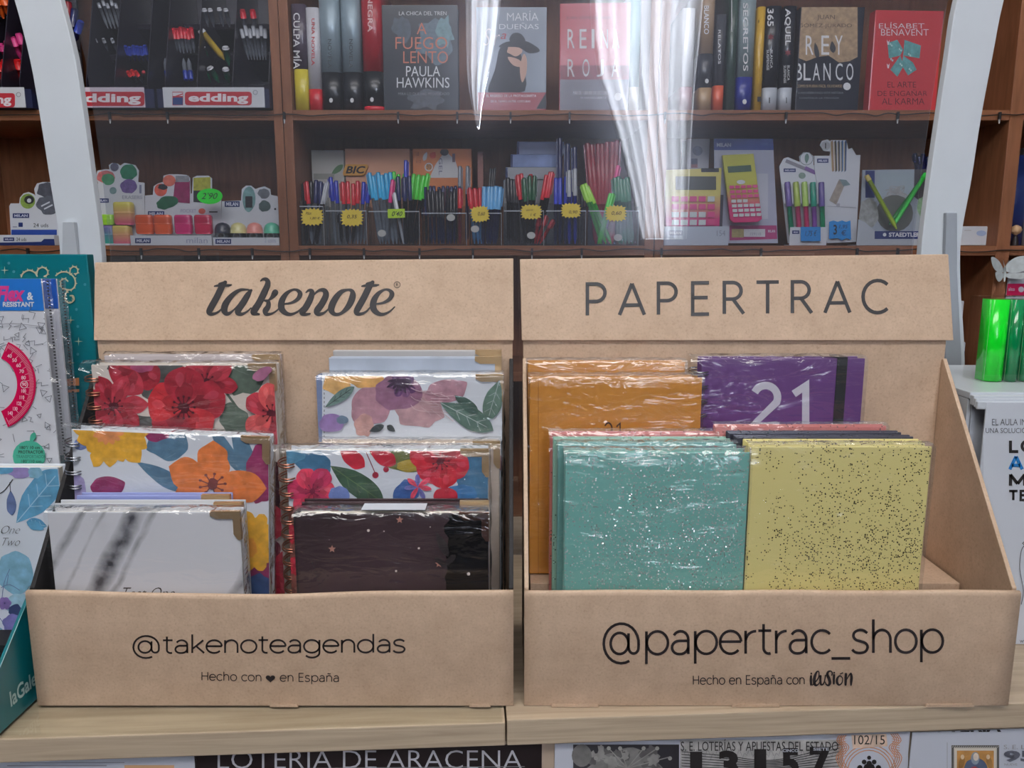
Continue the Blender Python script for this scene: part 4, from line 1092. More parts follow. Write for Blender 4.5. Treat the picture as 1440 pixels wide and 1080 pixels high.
spine_book('pale blue green spine right of the red face out book', 885, 900, [(-20, 122, (150, 190, 196)), (122, 153, (190, 190, 186))])
th, p = spine_book('white spine standing just right of the middle upright', 957, 976, [(11, 122, (206, 208, 214)), (122, 153, (150, 110, 116))]); p.done()
th, p = spine_book('tan and black spine with a tan foot', 984, 1003, [(-26, 75, (150, 124, 96)), (75, 123, (30, 30, 36)), (123, 153, (166, 136, 98))]); p.text('BLANCO', LT, 990, 8, 997, 48, .01, rot=90); p.ell(994, 114, 2.6, 3.4, LT, n=10); p.done('lettering')
th, p = spine_book('narrow dark spine with an orange foot', 1005, 1020, [(20, 120, (56, 58, 64)), (120, 153, (202, 84, 50))]); p.text('RELATOS', LT, 1010, 42, 1013.5, 90, 0, rot=90); p.done('lettering')
th, p = spine_book('dark green spine beside the grey and blue one', 1022, 1036, [(-26, 153, (44, 66, 56))]); p.line([(1029, 0), (1029, 45)], 1, LT); p.done('lettering')
th, p = spine_book('grey green spine with a royal blue foot', 1037, 1061, [(-26, 108, (126, 142, 146)), (108, 153, (36, 44, 132))], rnd=.009)
p.text('SECRETOS', LT, 1045, 4, 1052, 100, .01, rot=90); p.ell(1047, 143, 3, 3.6, LT, n=10); p.done('lettering')
th, p = spine_book('narrow mustard yellow spine left of the black 365 spine', 1062, 1074, [(9, 153, (196, 156, 50))]); p.rect(1065, 136, 1070, 143, INK); p.line([(1067, 28), (1067, 32)], 1, INK); p.done('lettering')
for i, (a, b, t_) in enumerate(((1075, 1096, '365'), (1099, 1117, 'AQUEL'))):
    th, p = spine_book(('black spine lettered 365 with a white foot', 'black spine lettered AQUEL with a white foot')[i], a, b, [(8, 123, (28, 30, 38)), (123, 152, (176, 182, 190))])
    p.text(t_, LT, a + 4, 12, a + 13, 37 if i == 0 else 64, .02, rot=90); pass
    star(p, a + 9, 52 if i == 0 else 74, 5.5, col((110, 30, 40)), 6); p.text('BLANCA', LT, a + 8, 70 if i == 0 else 92, a + 11.5, 96 if i == 0 else 113, 0, rot=90); p.text('SUSPENSE', LT, a + 3, 70 if i == 0 else 92, a + 6.5, 99 if i == 0 else 117, 0, rot=90); p.line([(a + 7, 137), (a + 7, 145)], 1.2, INK); p.done('lettering')
th, p, w, h = face_book('black and sand book with face out cover lettered REY BLANCO', 1119, 1206, 10, (34, 36, 46), t=.03)
SAND = paint((160, 134, 104))
p.poly([(1119, 8), (1206, 8), (1206, 80), (1195, 86), (1180, 88), (1165, 78), (1150, 80), (1134, 86), (1119, 80)], SAND); p.leaf(1146, 60, 1150, 82, 7, HAT); p.leaf(1170, 58, 1172, 74, 8, HAT)
p.text('JUAN', col((74, 60, 50)), 1149, 21, 1174, 29); p.text('GÓMEZ-JURADO', col((74, 60, 50)), 1123, 32, 1198, 40)
for ch, x in zip('REY', (1133, 1155, 1174)): p.text(ch, LT, x, 50, x + 11, 77, .0)
for ch, x in zip('BLANCO', (1118, 1130, 1143, 1158, 1175, 1190)): p.text(ch, LT, x, 89, x + 10, 113, .0)
p.text('COMO SI FUERA FÁCIL OLVIDARSE', paint((180, 150, 110)), 1120, 118, 1184, 123); p.ell(1191, 121.5, 5.3, 5.3, LT); p.text('SI HAS DISFRUTADO ESTA HISTORIA', col((124, 124, 130)), 1122, 129, 1186, 132); p.text('CONTINÚA LA TRILOGÍA', col((124, 124, 130)), 1124, 136, 1180, 139); p.done('cover_print')
th, p, w, h = face_book('coral red book with a turquoise bow on its cover', 1222, 1318, 14, (190, 62, 66), t=.022, rot=3, yb=153)
p.text('ELÍSABET', LT, 1236, 31, 1300, 40, -.008); p.text('BENAVENT', LT, 1239, 41, 1306, 50, -.008)
TQ = paint((96, 158, 158))
p.poly([(1248, 60), (1262, 56), (1270, 70), (1266, 78), (1250, 82)], TQ); p.poly([(1272, 56), (1295, 64), (1293, 82), (1270, 78)], TQ); p.poly([(1266, 78), (1252, 98), (1262, 108), (1271, 92)], TQ); p.poly([(1270, 78), (1284, 88), (1289, 98), (1277, 106), (1268, 92)], TQ)
for x, y in ((1249, 60), (1249, 93)): p.poly([(x - 2, y - 4), (x, y - 1), (x + 2, y - 4), (x + 1, y + 3), (x - 1, y + 3)], LT)
for i in range(12): p.ell(1252 + (i * 13) % 38, 62 + (i * 7) % 40, 1.3, 1.6, col((170, 206, 204)), n=6)
DR2 = col((84, 26, 32)); p.text('EL ARTE', DR2, 1248, 115, 1288, 123, -.008); p.text('DE ENGAÑAR', DR2, 1234, 126, 1304, 135, -.008); p.text('AL KARMA', DR2, 1240, 138, 1300, 147, -.008); p.done('cover_print')

# ==================================================================== pens
PENM = {}
def pen(label, p0, p1, r, body, cap, cat='pen', group=None, frac=.36, name='pen', clip=True, tipm=None):
    p0, p1 = Vector(p0), Vector(p1); L_ = round((p1 - p0).length, 3)
    key = (L_, r, body.name, cap.name, frac)
    if key not in PENM:
        z1 = L_ * (1 - frac)
        b = B().tube([(0, 0, 0), (0, 0, .004), (0, 0, .012), (0, 0, z1)], [r * .25, r * .5, r, r], body, 8)
        c = B().tube([(0, 0, z1 + .0002), (0, 0, L_ - .002), (0, 0, L_)], [r * 1.14, r * 1.1, r * .9], cap, 8)
        k = B().box(-r * .35, r * .35, -r * 1.7, -r * 1.22, z1 + L_ * frac * .15, L_ - .003, tipm or cap)
        PENM[key] = (b.mesh('pen_body'), c.mesh('cap'), k.mesh('pen_clip'))
    bm_, cm_, km_ = PENM[key]
    o = bpy.data.objects.new(name, bm_); COL.objects.link(o); o.location = p0
    o.rotation_mode = 'XYZ'; o.rotation_euler = (p1 - p0).to_track_quat('Z', 'Y').to_euler()
    tag(o, label, cat, group)
    c = bpy.data.objects.new('cap', cm_); COL.objects.link(c); c.parent = o
    if clip: k = bpy.data.objects.new('pen_clip', km_); COL.objects.link(k); k.parent = o
    return o
def pen_px(label, xb, yb, xt, yt, Y, r, body, cap, Yt=None, **kw):
    z0 = max(P(xb, yb, Y).z, S2 + .0032) if yb > 330 else P(xb, yb, Y).z
    a = P(xb, yb, Y); a.z = z0
    return pen(label, a, P(xt, yt, Yt if Yt else Y), r, body, cap, **kw)
CC = {k: col(v, .35, .4) for k, v in dict(black=(26, 26, 34), navy=(28, 34, 84), blue=(36, 52, 170), red=(186, 30, 44), dred=(132, 30, 42), green=(20, 104, 70), lgreen=(72, 196, 60), lime=(150, 206, 60), sky=(48, 158, 206), lblue=(94, 158, 206), magenta=(206, 40, 120), white=(210, 212, 218), clear=(142, 150, 160), grey=(110, 116, 126), yellow=(212, 178, 60), pink=(214, 60, 120), orange=(222, 92, 30), dgreen=(24, 80, 50), silver=(160, 164, 172)).items()}
def bin_(label, x0, x1, yt, Y0=1.556, dep=.055, grp='clear pen bins on the middle shelf'):
    a, b = X(x0, 340, Y0) + .0008, X(x1, 340, Y0) - .0008; zt = P(x0, yt, Y0).z
    th = thing('pen_bin', label, 'pen holder', (a, Y0, S2 + .0006), (0, 0, 0), grp); w = b - a; h = zt - S2
    blk(th, 'front_wall', 0, w, 0, .0012, 0, h * .8, BIN); blk(th, 'back_wall', 0, w, dep - .0012, dep, 0, h, BIN)
    blk(th, 'side_wall', 0, .0012, .0013, dep - .0013, 0, h * .9, BIN); blk(th, 'side_wall', w - .0012, w, .0013, dep - .0013, 0, h * .9, BIN)
    blk(th, 'bin_floor', .0013, w - .0013, .0013, dep - .0013, 0, .002, BIN)
    blk(th, 'rim', 0, w, -.0006, -.0001, h * .8 - .002, h * .8, col((170, 176, 184), .2))
    blk(th, 'corner_edge', w - .0006, w, -.0006, -.0001, 0, h * .8 - .0021, col((186, 190, 198), .2))
bin_defs = [('first from the left, with a yellow star tag', 423, 457, 276), ('second, of red and blue pens', 459, 517, 284), ('with turquoise capped pens and a green tag', 519, 591, 285), ('full of thin navy fineliners', 593, 657, 288),
            ('of light blue and red capped pens', 659, 706, 288), ('of green and red clicker pens', 708, 765, 284), ('of tall blue pens', 767, 824, 284), ('of green and lime pens', 826, 898, 284)]
for i, (t_, a, b, y) in enumerate(bin_defs): bin_('clear pen bin ' + t_, a, b, y, grp=None)
rd = random.Random(11)
ORDN = ['leftmost', 'second from the left', 'third from the left', 'fourth from the left', 'fifth from the left', 'sixth from the left', 'seventh from the left', 'eighth from the left', 'ninth from the left']
def row(desc, where, n, x0, x1, yt, capc, bodyc, Y, slant=0, r=.0036, grp=None, jit=3, yb=343, frac=.36, inner=None, cat='pen'):
    c0, c1 = inner or (x0, x1)
    for i in range(n):
        t = (i + .5) / n
        xt = x0 + (x1 - x0) * t + rd.uniform(-1, 1); xb = c0 + (c1 - c0) * t + slant + rd.uniform(-1, 1)
        lab = desc if n == 1 else desc + ', ' + ORDN[i]
        pen_px(lab, xb, yb, xt, yt + rd.uniform(-jit, jit), Y, r, CC[bodyc], CC[capc], group=(grp or desc + ' ' + where) if n > 1 else None, frac=frac, cat=cat)
# bin 1
row('black capped pen in the leftmost clear bin', '', 3, 423, 452, 254, 'black', 'black', 1.590, inner=(428, 450))
row('navy capped pen in the leftmost clear bin', '', 2, 440, 456, 254, 'navy', 'clear', 1.582, inner=(440, 452))
row('bright red capped pen in the leftmost clear bin', '', 1, 428, 436, 252, 'red', 'clear', 1.575, slant=6)
row('slim silver pen leaning right in the leftmost clear bin', '', 2, 456, 464, 258, 'silver', 'black', 1.568, inner=(440, 446), r=.0026)
# bin 2
row('blue capped pen at the left of the second clear bin', '', 2, 462, 476, 252, 'blue', 'clear', 1.590, inner=(470, 482))
row('red capped pen in the second clear bin', '', 4, 478, 506, 256, 'red', 'clear', 1.580, inner=(484, 506))
row('blue capped pen at the right of the second clear bin', '', 2, 508, 524, 254, 'blue', 'clear', 1.591, inner=(506, 513))
row('black pen lying low in the second clear bin', '', 3, 472, 504, 306, 'black', 'black', 1.569, inner=(476, 500), jit=6)
# bin 3
row('turquoise capped pen in the third clear bin', '', 6, 516, 552, 244, 'sky', 'clear', 1.584, inner=(532, 560), r=.004)
row('bright green capped pen behind the turquoise ones', '', 3, 550, 572, 242, 'lgreen', 'clear', 1.598, inner=(555, 572))
row('blue capped pen among the turquoise and green ones', '', 3, 556, 580, 246, 'navy', 'black', 1.577, inner=(560, 584))
row('tall bright blue pen standing above the third bin', '', 1, 566, 576, 228, 'blue', 'navy', 1.590, frac=.45)
row('bright green capped pen at the right of the third bin', '', 4, 580, 604, 246, 'lgreen', 'black', 1.600, inner=(570, 588))
row('magenta capped pen leaning left in the third bin', '', 1, 549, 554, 254, 'magenta', 'clear', 1.572, slant=-10)
row('white slim pen leaning left in the third bin', '', 1, 553, 557, 268, 'white', 'white', 1.566, slant=12, r=.0028)
# bin 4
row('thin navy fineliner in the fourth bin, back row', '', 9, 596, 650, 262, 'navy', 'black', 1.592, r=.003, jit=1, frac=.5)
row('thin black fineliner in the fourth bin, front row', '', 8, 600, 642, 268, 'black', 'navy', 1.576, r=.0028, inner=(606, 640), frac=.5)
row('red slim pen at the right of the fineliner bin', '', 1, 644, 649, 262, 'red', 'dred', 1.570)
row('tall grey blue pen behind the fineliners', '', 2, 641, 662, 233, 'grey', 'navy', 1.602, jit=1)
# bin 5
row('red capped pen in the bin of light blue pens', '', 3, 656, 678, 264, 'red', 'lblue', 1.588, inner=(664, 680), frac=.38)
row('light blue capped pen beside the red capped ones', '', 5, 678, 706, 262, 'lblue', 'navy', 1.578, inner=(678, 700), r=.0042, frac=.4, jit=1)
row('slim black and silver pen above the light blue caps', '', 3, 688, 698, 236, 'black', 'silver', 1.596, r=.0018, jit=1, inner=(683, 690))
# bin 6
row('black clicker pen in the sixth bin', '', 4, 712, 728, 252, 'black', 'black', 1.592, inner=(714, 732))
row('red clicker pen in the sixth bin', '', 2, 724, 736, 246, 'red', 'black', 1.586, inner=(736, 744))
row('green clicker pen in the sixth bin', '', 3, 733, 756, 248, 'dgreen', 'black', 1.580, inner=(740, 750))
row('small red clicker pen behind the green ones', '', 1, 744, 750, 244, 'red', 'clear', 1.597)
row('red capped pen leaning right at the edge of the sixth bin', '', 3, 766, 780, 244, 'red', 'black', 1.590, inner=(750, 760))
row('red barrelled pen low in the sixth bin', '', 3, 752, 784, 306, 'red', 'red', 1.567, jit=4, inner=(750, 762))
# bin 7
row('tall dark blue clicker pen in the seventh bin', '', 3, 783, 813, 200, 'navy', 'navy', 1.594, frac=.5, jit=7, r=.0042)
row('bright blue clicker pen in the seventh bin', '', 4, 778, 806, 250, 'blue', 'navy', 1.584, frac=.4)
row('white and silver pen in the seventh bin', '', 2, 796, 812, 240, 'silver', 'blue', 1.575, jit=4)
row('black pen low in the seventh bin', '', 5, 786, 822, 262, 'black', 'black', 1.604, jit=5)
# bin 8
row('tall dark red marker standing behind the last clear bin', '', 7, 822, 872, 200, 'dred', 'red', 1.602, frac=.6, inner=(836, 862), r=.005, jit=3)
row('lime green pen leaning left in the last clear bin', '', 3, 816, 828, 260, 'lime', 'lgreen', 1.580, inner=(844, 862), frac=.3)
row('green marker leaning left in the last clear bin', '', 5, 862, 884, 250, 'green', 'green', 1.586, inner=(868, 892), r=.0046)
row('magenta capped pen above the last clear bin', '', 1, 866, 872, 234, 'magenta', 'clear', 1.594, slant=-22)
row('bright green pen leaning right in the last clear bin', '', 2, 856, 864, 272, 'lgreen', 'lgreen', 1.570, inner=(838, 846))
# tags
def burst(label, cx, cy, rx, ry, m, lines, Y=1.5535, rot=0):
    o = thing('price_tag', label, 'price tag', P(cx, cy, Y))
    n = 18; pts = []
    for i in range(2 * n):
        a = 2 * PI * i / (2 * n); f = 1.0 if i % 2 == 0 else .80
        # squarish burst
        q = max(abs(math.cos(a)), abs(math.sin(a))); k = f / (.35 + .65 * q) * .92
        pts.append((cx + rx * k * math.cos(a + R(rot)), cy + ry * k * math.sin(a + R(rot))))
    prism_px(o, 'card', pts, 0, .0005, m)
    p = Print(o, -.0002)
    for t_, x0, y0, x1, y1 in lines: p.text(t_, col((84, 70, 20)), x0, y0, x1, y1, .01, .2)
    p.done('lettering'); return o
YT = col((222, 196, 64), .6)
burst('yellow star shaped price tag on the leftmost clear pen bin', 439, 305, 18, 14, YT, [('Pilot', 430, 298, 438, 302), ('1,80 €', 436, 305, 450, 309)])
burst('yellow star shaped price tag on the second clear pen bin', 495, 306, 18, 14, YT, [('0,35', 488, 302, 502, 308)])
burst('yellow star shaped price tag below the light blue capped pens', 675, 301, 15, 13, YT, [('0,60', 672, 298, 682, 304)], rot=-8)
burst('yellow star shaped price tag below the green and red clicker pens', 747, 298, 17, 12, YT, [('pack', 740, 294, 750, 297), ('1 €', 746, 300, 754, 304)])
burst('yellow star shaped price tag below the tall blue pens', 803, 296, 16, 12, YT, [('0,90', 800, 296, 812, 301)])
burst('yellow star shaped price tag on the rightmost pen bin', 866, 300, 17, 13, YT, [('0,60', 860, 297, 874, 303)])
o = thing('price_tag', 'bright green rectangular price tag reading 0,40 on a pen bin', 'price tag', P(557, 300, 1.5535))
prism_px(o, 'card', [(545, 294), (569, 293.5), (569.5, 306), (545.5, 307)], 0, .0005, col((176, 216, 40), .6)); p = Print(o, -.0002); p.text("0'40", INK, 551, 297, 566, 304, .01, .3); p.done('lettering')
for i, (x, y) in enumerate(((634, 306), (668, 322), (537, 328), (747, 331), (869, 334))):
    o = thing('round_sticker', ('small torn white label on the fineliner bin', 'small round silver sticker under the light blue pens', 'small square grey sticker on the turquoise pen bin', 'small round silver sticker under the clicker pens', 'small pale sticker at the foot of the last pen bin')[i], 'sticker', P(x, y, 1.5535))
    prism_px(o, 'disc', [(x + 6 * math.cos(a), y + 5 * math.sin(a)) for a in (2 * PI * k / 12 for k in range(12))], 0, .0004, col((176, 178, 176), .5))

# ------------------------------------------------------------------ boxes behind the pens
def carton(label, x0, x1, yt, m, Y=1.66, dep=.06, yb=None, zb=None, name='carton', cat='box', rot=0):
    zb = S2 + .0008 if zb is None else zb
    a, b = X(x0, 300, Y), X(x1, 300, Y); h = P(x0, yt, Y).z - zb
    th = thing(name, label, cat, (a, Y, zb), (0, 0, R(rot)))
    blk(th, 'carton_body', 0, b - a, 0, dep, 0, h, m, .0008)
    blk(th, 'lid_flap', .0006, b - a - .0006, .0006, dep - .0006, h + .0001, h + .0012, m, .0003)
    return th, Print(th, -.0002, (0, b - a, 0, h))
th, p = carton('light grey carton at the left behind the pen bins', 441, 486, 212, col((176, 176, 170))); p.leaf(466, 246, 482, 232, 8, col((70, 110, 70))); p.rect(441, 244, 470, 252, col((140, 140, 134))); p.done('printed_design')
th, p = carton('pale orange carton with the BIC logo behind the pen bins', 488, 578, 210, col((216, 160, 128)))
th2 = thing('carton', 'BIC logo plate leaning on the pale orange carton', 'box', P(500, 238, 1.655))
o = prism_px(th2, 'logo_plate', arc(512, 237, 5, 7, 180, 270)[::1] + arc(0, 0, 0, 0, 0, 1)[:0] + [(518, 230.5), (512, 230)] + [(517, 231)] if False else [(486, 231), (516, 231), (518, 234), (513, 245), (510, 247), (483, 247), (482, 243)], 0, .002, col((206, 148, 60)), .0004)
pp = Print(th2, -.0003); pp.text('BIC', INK, 486, 233.5, 514, 244, .03, .25); pp.done('lettering'); p.done()
th, p = carton('orange and white printed carton behind the fineliners', 582, 664, 210, col((214, 128, 74)))
p.poly([(604, 250), (612, 232), (626, 212), (640, 225), (648, 250)], LT); p.ell(625, 214, 6, 5, HAT); p.ell(603, 235, 6, 6, LT); p.ell(603, 235, 4.5, 4.5, paint((214, 150, 90))); p.leaf(612, 214, 606, 222, 9, paint((196, 60, 30))); p.leaf(600, 214, 596, 226, 6, LT)
p.text('GEL', col((120, 120, 140)), 617, 222, 622, 246, .01, rot=90); p.text('30', HAT, 600, 231, 606, 238); p.text('x 12', HAT, 585, 225, 592, 229); p.text('1.0', HAT, 585, 214, 589, 219); p.rect(636, 216, 640, 228, col((110, 90, 100))); p.done('printed_design')
carton('brown kraft carton edge behind the red capped pens', 672, 680, 214, col((150, 100, 90)))
for i, (x0, x1, y0, y1) in enumerate(((727, 792, 200, 217), (718, 790, 218, 235), (711, 786, 236, 252))):
    zb = P(x0, y1, 1.64).z; zz = S2 + .0008 if i == 3 else zb
    th, p = carton(('uppermost pale blue carton of the stack behind the clicker pens', 'middle blue and white carton of the stack behind the clicker pens', 'third pale grey carton down in the stack behind the clicker pens')[i], x0, x1, y0, (col((158, 170, 206)), mat('blue_cloud_print', (128, 148, 196), .5, var=.35, scale=25), col((166, 170, 176)))[i], Y=1.64, zb=zz)
    p.rect(x0, y0, x0 + 3, y1, col((40, 50, 96))); p.done('printed_stripe')
carton('lowest grey carton under the stack behind the clicker pens', 708, 784, 254, col((150, 152, 156)), Y=1.64)
carton('dark carton behind the tall dark red markers', 826, 868, 206, col((60, 44, 60)), Y=1.66)

# ==================================================================== marker racks on the upper shelf, left bay
RACKB = mat('navy_plastic', (34, 38, 66), .35, 0, .3, var=.15, scale=10); RACKD = mat('dark_smoked_plastic', (40, 36, 48), .3, 0, .3)
def rack(label, x0, x1, divs, logo=True, sx0=None, sx1=None, lx=None, pinkish=False):
    Y0 = 1.535; zb = S1 + .0008
    a, b = X(x0, 150, Y0), X(x1, 150, Y0); w = b - a
    th = thing('marker_rack', label, 'pen rack', (a, Y0, zb)); L_ = lambda px: X(px, 150, Y0) - a
    blk(th, 'base', 0, w, .004, .2, 0, .028, RACKB, .001)
    B().prism_x([(.0, .0), (.004, .0), (.004, .034), (.0, .034)], 0, w, RACKB).obj('front_strip', th)
    blk(th, 'back_plate', 0, w, .19, .195, .0285, .30, RACKD)
    for d in divs:
        x = min(max(L_(d), .0), w - .002)
        B().prism_x([(.01, .0285), (.01, .05), (.07, .24), (.14, .30), (.1895, .30), (.1895, .0285)], x, x + .0016, RACKD).obj('divider', th)
    for z, y in ((.050, .10), (.110, .112), (.170, .12)):
        B().prism_x([(y, z), (y + .07, z - .026), (y + .07, z - .023), (y + .0, z + .003), (y - .002, z + .010), (y - .004, z + .009)], .0017, w - .0004, RACKD).obj('tier', th)
    s0, s1 = L_(sx0), L_(sx1)
    z0, z1 = P(720, 152, Y0).z - zb, P(720, 123, Y0).z - zb
    blk(th, 'label_strip', s0, s1, -.0022, -.0003, max(.0005, z0), z1, col((206, 210, 216) if not pinkish else (206, 196, 208), .3, .3), .0004)
    return th, Print(th, -.0026, (0, w, 0, .3))
def edding(p, x0, x1, y0, y1, sq=None):
    RD = col((178, 44, 56), .4)
    rr = 4
    def rrect(a, b, c, d, m, r_): p.poly([(c - r_ + r_ * math.cos(R(t)), b + r_ + r_ * math.sin(R(t))) for t in range(-90, 1, 30)] + [(c - r_ + r_ * math.cos(R(t)), d - r_ + r_ * math.sin(R(t))) for t in range(0, 91, 30)] + [(a + r_ + r_ * math.cos(R(t)), d - r_ + r_ * math.sin(R(t))) for t in range(90, 181, 30)] + [(a + r_ + r_ * math.cos(R(t)), b + r_ + r_ * math.sin(R(t))) for t in range(180, 271, 30)], m)
    rrect(x0, y0, x1, y1, RD, rr)
    p.text('edding', col((226, 222, 226), .4), x0 + 5, y0 + 2.5, x1 - 5, y1 - 1.5, .035)
    if sq is not None:
        p.rect(sq - .5, y0, sq + 14.5, y1, RD); p.rect(sq, y0 + 8, sq + 14, y1 - .5, col((34, 62, 116))); p.rect(sq, y0 + 1, sq + 14, y0 + 6, col((216, 214, 220))); p.line([(sq, y0 + 8), (sq + 14, y0 + 3)], 1.6, RD)
th, p = rack('navy marker rack behind the left post, mostly hidden, with red and pink felt pens', -60, 46, (-30, 0, 26), sx0=-60, sx1=37)
edding(p, -50, 21, 131, 151); p.line(arc(26, 133, 3, 3, 0, 360, 14), .8, col((130, 134, 140))); p.done('logo')
th, p = rack('navy marker rack with a pink tinged strip, left of the other rack', 92, 218, (120, 160, 206), sx0=104, sx1=205, pinkish=True)
edding(p, 96, 203, 129, 149); p.done('logo')
th, p = rack('navy marker rack with white capped green markers and a logo square', 222, 379.5, (231, 276, 326, 377), sx0=231, sx1=373)
edding(p, 260, 354, 129, 148, sq=243); p.line(arc(359, 130, 3, 3, 0, 360, 14), .8, col((130, 134, 140))); p.done('logo')
CC['felt_red'] = col((206, 26, 30), .4); CC['felt_pink'] = col((206, 60, 130), .4); CC['capred'] = col((196, 24, 44), .35, .3); CC['capblue'] = col((40, 60, 160), .35, .3); CC['mgreen'] = col((14, 104, 66), .35, .3)
def mk(lab, xb, yb, xt, yt, body, cap, r=.0042, Yb=1.612, Yt=1.592, frac=.12, grp=None, cat='marker', clip=False):
    z = max(P(xb, yb, Yb).z, S1 + .03); a = P(xb, yb, Yb); a.z = z
    return pen(lab, a, P(xt, yt, Yt), r, CC[body], CC[cap], cat, grp, frac, 'marker', clip)
ORD = ['leftmost', 'second', 'third', 'fourth', 'fifth', 'sixth', 'seventh', 'eighth', 'ninth', 'tenth', 'eleventh', 'twelfth']
for i, (x, y) in enumerate(((287, 12), (295, 12), (308, 11), (317, 12))):
    mk('grey marker with white end at the top of the rack, %s from the left' % ORD[i], x + 6, y + 26, x, y, 'grey', 'white', grp='white ended grey markers in the rack')
for xb, yb, x, y, d in ((292, 84, 283, 65, 'left, upper'), (322, 92, 317, 66, 'right, upper'), (296, 116, 284, 95, 'lower, leftmost'), (308, 116, 294, 94, 'lower, middle'), (322, 116, 317, 96, 'lower, right')):
    mk('green marker with white end in the rack, %s' % d, xb, yb, x, y, 'mgreen', 'white', r=.0062, grp='green markers in the rack')
mk('yellow marker with white end slanting across the green ones', 316, 84, 282, 42, 'yellow', 'white', r=.0062)
for i in range(7): mk('red capped grey marker in the rack row, %s from the left' % ORD[i], 244 + i * 4.9, 74 + i % 2, 239 + i * 4.9, 38 + (i % 3), 'grey', 'capred', r=.0038, frac=.42, grp='red capped markers in the rack')
for i, x in enumerate((236, 262, 269)): mk('blue capped grey marker low in the rack, %s from the left' % ORD[i], x - 4, 82, x, 113, 'grey', 'capblue', frac=.4, grp='blue capped markers low in the rack')
for i, x in enumerate((341, 355)): mk('red topped marker above the silver pens, %s one' % ('left', 'right')[i], x + 4, 42, x, 14, 'grey', 'capred', frac=.4, r=.005)
for i in range(7): mk('silver capped pen fanned at the rack right side, %s from the left' % ORD[i], 350 + i * 4, 84, 339 + i * 5.6, 40 - (i % 2) * 4, 'grey', 'silver', r=.0034, frac=.3, grp='silver pens at the right of the rack')
for i in range(5): mk('slim grey pen with pale cap in the left rack, upper, %s' % ORD[i], 152 + i * 5, 40, 138 + i * 6, 4 - i % 2 * 4, 'clear', 'silver', r=.0028, frac=.2, grp='slim pens upper in the left rack')
for i in range(3): mk('slim grey pen in the left rack, middle row, %s' % ORD[i], 140 + i * 12, 72, 133 + i * 12, 54, 'grey', 'silver', r=.003, frac=.3, grp='slim pens in the middle of the left rack')
mk('slim pen with silver end low in the left rack', 135, 98, 126, 84, 'silver', 'silver', r=.003)
for i in range(7): mk('blue capped marker in the left rack, %s from the left' % ORD[i], 172 + i * 6, 86, 171 + i * 5.4, 64 + (i % 3), 'navy', 'capblue', r=.0036, frac=.55, grp='blue capped markers in the left rack')
for i in range(5): mk('red capped marker low in the left rack, %s from the left' % ORD[i], 178 + i * 6, 117, 168 + i * 5.5, 100 - (i % 2) * 2, 'black', 'felt_red', r=.0034, frac=.4, grp='red capped markers low in the left rack')
mk('single red dot capped marker at the right of the left rack', 202, 112, 202, 101, 'black', 'capred', r=.0034)
for i in range(3): mk('large %s marker block at the top of the left rack' % ('red', 'dark blue', 'blue')[i], 96 + i * 4, 60, 96 + i * 9, (2, 12, 30)[i], ('dred', 'navy', 'navy')[i], ('dred', 'navy', 'capblue')[i], r=.006, frac=.5)
for i in range(6): mk('red felt tip at the far left, %s from the left' % ORD[i], -4 + i * 9, 116, -12 + i * 9, 84 + (i % 2) * 4, 'felt_red', 'felt_red', r=.0062, frac=.4, grp='red felt tips at the far left')
for i in range(4): mk('pink felt tip at the far left, %s' % ORD[i], 12 + i * 9, 84, 0 + i * 8.5, 62 - i * 5, 'felt_pink', 'felt_pink', r=.0055, frac=.4, grp='pink felt tips at the far left')
for i in range(3): mk('orange felt tip at the top far left, %s' % ORD[i], 14 - i * 9, 26, 4 - i * 10, -6, 'orange', 'orange', r=.006, frac=.4, grp='orange felt tips at the far left')

# ==================================================================== eraser and sharpener displays, middle shelf, left bay
NAVY = col((28, 44, 100), .45); CARD = col((198, 202, 210), .5)
def cdisplay(label, back, front, Yf=1.556, Yb=1.60, cat='display box', front_h=None):
    a = X(front[0], 343, Yf); zb = S2 + .0008
    th = thing('counter_card', label, cat, (a, Yf, zb))
    prism_px_c(th, 'back_card', back, Yb - Yf, Yb - Yf + .0018, CARD)
    w = X(front[1], 343, Yf) - a; h = P(front[0], front[2], Yf).z - zb
    blk(th, 'tray_front', 0, w, 0, .0012, 0, h, CARD)
    blk(th, 'tray_floor', 0, w, .0013, Yb - Yf, 0, .001, CARD)
    for x in (0, w - .001): blk(th, 'tray_side', x, x + .001, .0013, Yb - Yf, .0011, h, CARD)
    return th, Print(th, -.0003), Print(th, Yb - Yf - .0004)
def prism_px_c(root, name, pts, y0, y1, m):
    poly = [(mp(root, x, y, y0)[0], max(.0002, mp(root, x, y, y0)[1])) for x, y in pts]
    return B().prism(poly, y0, y1, m).obj(name, root)
def mlogo(p, x0, y0, x1, y1, bg_=NAVY): p.rect(x0, y0, x1, y1, bg_); p.text('MILAN', col((196, 200, 216), .5), x0 + 2, y0 + 1.4, x1 - 2, y1 - 1.4, .04)
